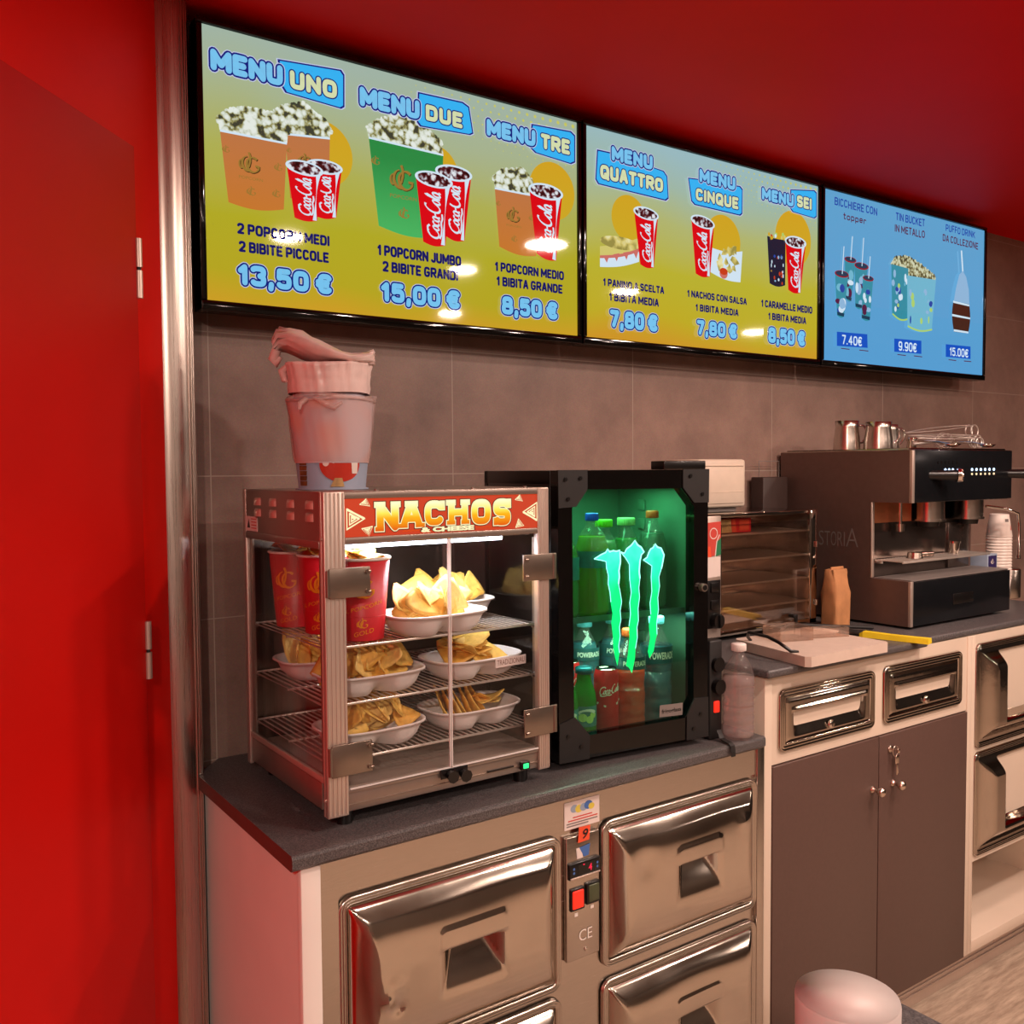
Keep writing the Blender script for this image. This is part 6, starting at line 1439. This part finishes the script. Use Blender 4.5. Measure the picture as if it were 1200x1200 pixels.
for x in (2.578, 3.020):
    b = MB(); b.cyl((x - .03, MY0 + .01, 1.500), (x + .028, MY0 - .045, 1.499), .013, .0155, 20, 0); b.cyl((x + .028, MY0 - .045, 1.499), (x + .036, MY0 - .053, 1.499), .021, .020, 20, 1)
    for j in range(6):
        a = j * PI / 3; c0 = Vector((x + .036, MY0 - .053, 1.499)); ux = Vector((.69, .72, 0)); b.sphere(c0 + (ux * math.cos(a) + Vector((0, 0, 1)) * math.sin(a)) * .015, .006, 1, 6)
    tag(b.build('steam_knob', ['black', 'chrome'], t), 'black lever with a chrome end')
for x in (2.72, 2.945):
    b = MB(); b.cyl((x, 1.63, 1.4225), (x, 1.63, 1.362), .046, .046, 36, 0); b.cyl((x, 1.63, 1.363), (x, 1.63, 1.356), .050, .050, 36, 0); b.cyl((x, 1.63, 1.357), (x, 1.63, 1.340), .034, .030, 30, 1)
    tag(b.build('group_head', ['steel', 'black'], t), None)
b = MB(); b.box(MX0 + .012, 2.667, 1.654, 1.66, 1.358, 1.421); tag(b.build('boiler_cover', ['copper'], t), 'copper coloured cover')
b = MB(); b.cyl((2.572, 1.632, 1.421), (2.572, 1.632, 1.352), .006); b.cyl((2.572, 1.632, 1.353), (2.572, 1.632, 1.330), .014, .012, 16); tag(b.build('water_spout', ['chrome'], t), None)
b = MB(); b.box(MX0 + .012, MX1 - .05, 1.654, 1.70, 1.197, 1.358); b.box(MX1 - .14, MX1 - .02, 1.648, 1.656, 1.2, 1.345, .001); b.cyl((2.955, 1.648, 1.30), (2.955, 1.646, 1.30), .006); b.cyl((2.955, 1.648, 1.325), (2.955, 1.646, 1.325), .008)
tag(b.build('splash_back', ['splash'], t), 'dark steel splash back')
b = MB(); xa, xb_, ya, yb_, z = MX0 + .012, MX1 - .06, 1.555, 1.645, 1.2505
b.box(xa, xb_, ya, ya + .004, z - .006, z, .001); b.box(xa, xb_, yb_ - .004, yb_, z - .006, z, .001)
for i in range(34): x = xa + (xb_ - xa) * i / 33; b.cyl((x, ya, z - .001), (x, yb_, z - .001), .0018, n=6)
for x in (xa + .02, xb_ - .02): b.box(x - .004, x + .004, yb_ - .01, 1.655, z - .012, z - .004)
tag(b.build('drip_grille', ['wire'], t), 'chrome drip grille')
b = MB(); b.box(MX0 + .012, MX1, MY0 + .006, 1.65, 1.1955, 1.1985); tag(b.build('drip_tray', ['grey'], t), None)
b = MB(); b.box(MX0 + .012, MX1, MY0, MY0 + .010, 1.067, 1.194, .0015); d = tag(b.build('drawer', ['panelblack'], t), 'black bottom drawer')
b = MB(); b.box(2.676, 2.787, MY0 - .002, MY0 + .004, 1.112, 1.145, .001, 0); b.box(2.74, 2.785, MY0 - .003, MY0, 1.117, 1.119, 0, 1); b.build('handle', ['black', 'chrome'], d)
b = MB(); b.tube([(3.0, 1.60, 1.395), (3.08, 1.575, 1.385), (3.125, 1.56, 1.368), (3.13, 1.558, 1.33), (3.118, 1.552, 1.26), (3.112, 1.550, 1.23)], .0048, 10); b.cyl((3.112, 1.550, 1.232), (3.110, 1.549, 1.222), .007); tag(b.build('steam_wand', ['chrome'], t), None)
b = MB(); b.cyl((2.60, 1.60, 1.251), (2.60, 1.60, 1.268), .024, .020, 20); b.cyl((2.60, 1.60, 1.262), (2.66, 1.58, 1.262), .008); tag(b.build('filter_basket', ['brass']), 'small brass coloured filter lying on the drip grille', 'filter')
b = MB(); b.cyl((2.83, 1.61, 1.2505), (2.83, 1.61, 1.285), .014, .017, 16); b.cyl((2.83, 1.61, 1.284), (2.83, 1.61, 1.290), .020, .020, 16); tag(b.build('coffee_tamper', ['chrome']), 'small chrome tamper standing on the drip grille', 'tamper')
# on top of the machine
ZC = 1.5742
def jug(x, y, r, h, label, tilt=0.0, rz=-.6):
    t = thing('milk_jug', label, 'jug', (x, y, ZC), group='steel milk jugs on the coffee machine'); c = (x, y, ZC)
    b = MB(); b.lathe([(1e-4, .001), (r * 1.02, 0), (r * 1.02, .004), (r * .98, h * .4), (r * .86, h * .8), (r * .90, h), (r * .87, h), (r * .84, h * .8), (r * .95, .005), (1e-4, .004)], c, 32); b.build('body', ['steel'], t)
    b = MB(); dx, dy = math.cos(rz), math.sin(rz); b.tube([(x + dx * r * k, y + dy * r * k, ZC + h * z) for k, z in ((.86, .85), (1.3, .84), (1.55, .7), (1.5, .45), (1.2, .28), (.97, .27))], .0035, 8); b.build('handle', ['chrome'], t)
jug(2.545, 1.80, .040, .094, 'steel milk jug at the left rear of the coffee machine top')
jug(2.590, 1.72, .043, .088, 'widest steel milk jug on top of the coffee machine')
jug(2.685, 1.75, .034, .083, 'steel milk jug beside the widest one, its handle to the right')
b = MB(); b.lathe([(1e-4, .001), (.014, 0), (.016, .004), (.013, .03), (.018, .036), (.018, .042), (1e-4, .042)], (2.785, 1.73, ZC), 20); tag(b.build('steel_thimble', ['chrome']), 'small steel measure standing right of the milk jugs', 'measure')
b = MB(); b.box(2.63, 2.74, 1.56, 1.66, ZC, ZC + .004, .001); tag(b.build('steel_saucer', ['chrome']), 'flat steel tray at the front left of the coffee machine top', 'tray')
def tongs(x0, y0, x1, y1, z0, z1, label, loop):
    t = thing('wire_tongs', label, 'tongs', (x0, y0, ZC), group='wire tongs on the coffee machine')
    for s in (-1, 1):
        b = MB(); n = 14; dx, dy = x1 - x0, y1 - y0; L = math.hypot(dx, dy); nx, ny = -dy / L, dx / L
        pts = []
        for i in range(n + 1):
            q = i / n; o = s * (.004 + .020 * math.sin(PI * q * .9)); pts.append((x0 + dx * q + nx * o, y0 + dy * q + ny * o, z0 + (z1 - z0) * q + .004 * s * math.sin(PI * q)))
        b.tube(pts, .0019, 6); b.build('arm', ['wire'], t)
        b = MB(); e = pts[-1]; b.tube([(e[0] + loop * math.sin(a) * dx / L, e[1] + loop * math.sin(a) * dy / L, e[2] - loop + loop * math.cos(a)) for a in [2 * PI * i / 18 for i in range(18)]], .0026, 6, closed=True); b.build('finger_loop', ['wire'], t)
tongs(2.79, 1.74, 3.11, 1.70, ZC + .050, ZC + .055, 'wire tongs topmost in the tangle on the coffee machine', .020)
tongs(2.80, 1.72, 3.05, 1.66, ZC + .042, ZC + .044, 'wire tongs in the middle of the tangle on the coffee machine', .016)
tongs(2.80, 1.76, 3.17, 1.745, ZC + .060, ZC + .092, 'wire tongs reaching farthest right and highest on the coffee machine', .021)
b = MB()
for i in range(9):
    a = 2 * PI * i / 9; b.tube([(2.86 + .12 * q, 1.70 + .028 * math.sin(PI * q) * math.cos(a), ZC + .032 + .028 * math.sin(PI * q) * math.sin(a)) for q in [k / 10 for k in range(11)]], .001, 5)
b.cyl((2.865, 1.70, ZC + .032), (2.765, 1.715, ZC + .022), .006); tag(b.build('whisk', ['wire']), 'wire balloon whisk lying among the tongs', 'whisk')
for x, lab in ((2.70, 'dark spoon bowl hanging over the machine edge above the left buttons'), (2.90, 'dark spoon bowl hanging over the machine edge above the right buttons')):
    b = MB(); b.rings([[(x + k * .034 * math.cos(2 * PI * j / 20), 1.545 + k * .022 * math.sin(2 * PI * j / 20), ZC + .006 + z) for j in range(20)] for k, z in ((.02, .002), (.6, .004), (1, .011), (.96, .012), (.55, .006), (.02, .004))]); b.tube([(x + .02, 1.56, ZC + .016), (x + .05, 1.62, ZC + .026), (x + .07, 1.70, ZC + .03)], .003, 6)
    tag(b.build('serving_spoon', ['chrome']), lab, 'spoon')
# paper cups and a small box behind the machine's right end
cx, cy = 3.20, 1.66
n_c = 15; t = None
for i in range(n_c):
    z = 1.1985 - .1400 + .0095 * i
    pass
b = MB(); b.box(3.015, 3.075, 1.60, 1.665, 1.0587, 1.2375, .001, 0); F = XZ(1.5995); b.poly([(3.020, 1.19), (3.07, 1.19), (3.07, 1.232), (3.02, 1.232)], F, 0, 1); gmark(b, F, 3.045, 1.212, .010, .0004, 2)
tag(b.build('sugar_box', ['paperblue', 'capviolet', 'stickerwhite'], fix=False), 'small violet box right of the coffee machine', 'box')
def paper_cup(z, top):
    t = thing('paper_cup', 'topmost white paper cup of the stack right of the coffee machine' if top else 'white paper cup nested in the stack right of the coffee machine', 'paper cup', (cx, cy, z), group=None if top else 'nested paper cups beside the coffee machine')
    b = MB(); c = (cx, cy, z); hh = .085; b.lathe([(1e-4, .006), (.028, .006), (.028, 0), (.0295, .0), (.040, hh), (.039, hh), (.0285, .007), (1e-4, .007)], c, 30); b.build('body', ['cupwhite'], t)
    b = MB(); b.tube([(cx + .0400 * math.cos(a), cy + .0400 * math.sin(a), z + hh) for a in [2 * PI * i / 30 for i in range(30)]], .0018, 6, closed=True); b.build('rim', ['cupwhite'], t)
    return t
src = paper_cup(1.0587, False)
for i in range(1, 15):
    c = copy_tree(src); c.location = (cx, cy, 1.0587 + .0102 * i)
t = thing('paper_cup', 'topmost paper cup of the stack right of the coffee machine, upside down', 'paper cup', (cx, cy, 1.287))
b = MB(); b.lathe([(.0395, 0), (.0405, .003), (.030, .072), (.028, .074), (.027, .070), (1e-4, .070)], (cx, cy, 1.2875), 30); bd = b.build('body', ['cupwhite'], t)
b = MB(); f = cone((cx, cy, 1.2875), .0400, 0, .030, .072, -2.0); b.poly([(-.004, .048), (.010, .048), (.010, .058), (-.004, .058)], f, .0006, 0); b.poly([(.018, .02), (.026, .02), (.022, .04)], f, .0006, 1); b.build('print', ['grey', 'stickerred'], bd, fix=False)
t = thing('steel_canister', 'steel canister at the right edge behind the coffee machine', 'canister', (3.34, 1.72, 1.0585))
b = MB(); b.lathe([(1e-4, .001), (.058, 0), (.06, .004), (.06, .10), (.056, .104), (1e-4, .106)], (3.34, 1.72, 1.0587), 32); b.build('body', ['steel'], t)
# foreground canisters on the service counter
def canister(x, y, r, z0, z1, mat, label):
    t = thing('canister', label, 'canister', (x, y, z0))
    b = MB(); b.lathe([(1e-4, 0), (r * .97, 0), (r * .98, .003), (r, z1 - z0 - .002), (r - .0015, z1 - z0)], (x, y, z0), 56); b.build('body', [mat], t)
    b = MB(); b.lathe([(1e-4, z1 - z0 - .0005), (r - .0015, z1 - z0), (r - .0005, z1 - z0 + .0006), (1e-4, z1 - z0 + .0012)], (x, y, z0), 56); b.build('lid', [mat], t)
canister(.7195, .503, .0455, .9802, 1.049, 'canwhite', 'white round canister in the foreground at the bottom right')
canister(.395, .545, .045, .9802, 1.0, 'peach', 'peach round canister in the foreground, barely in frame at the bottom')
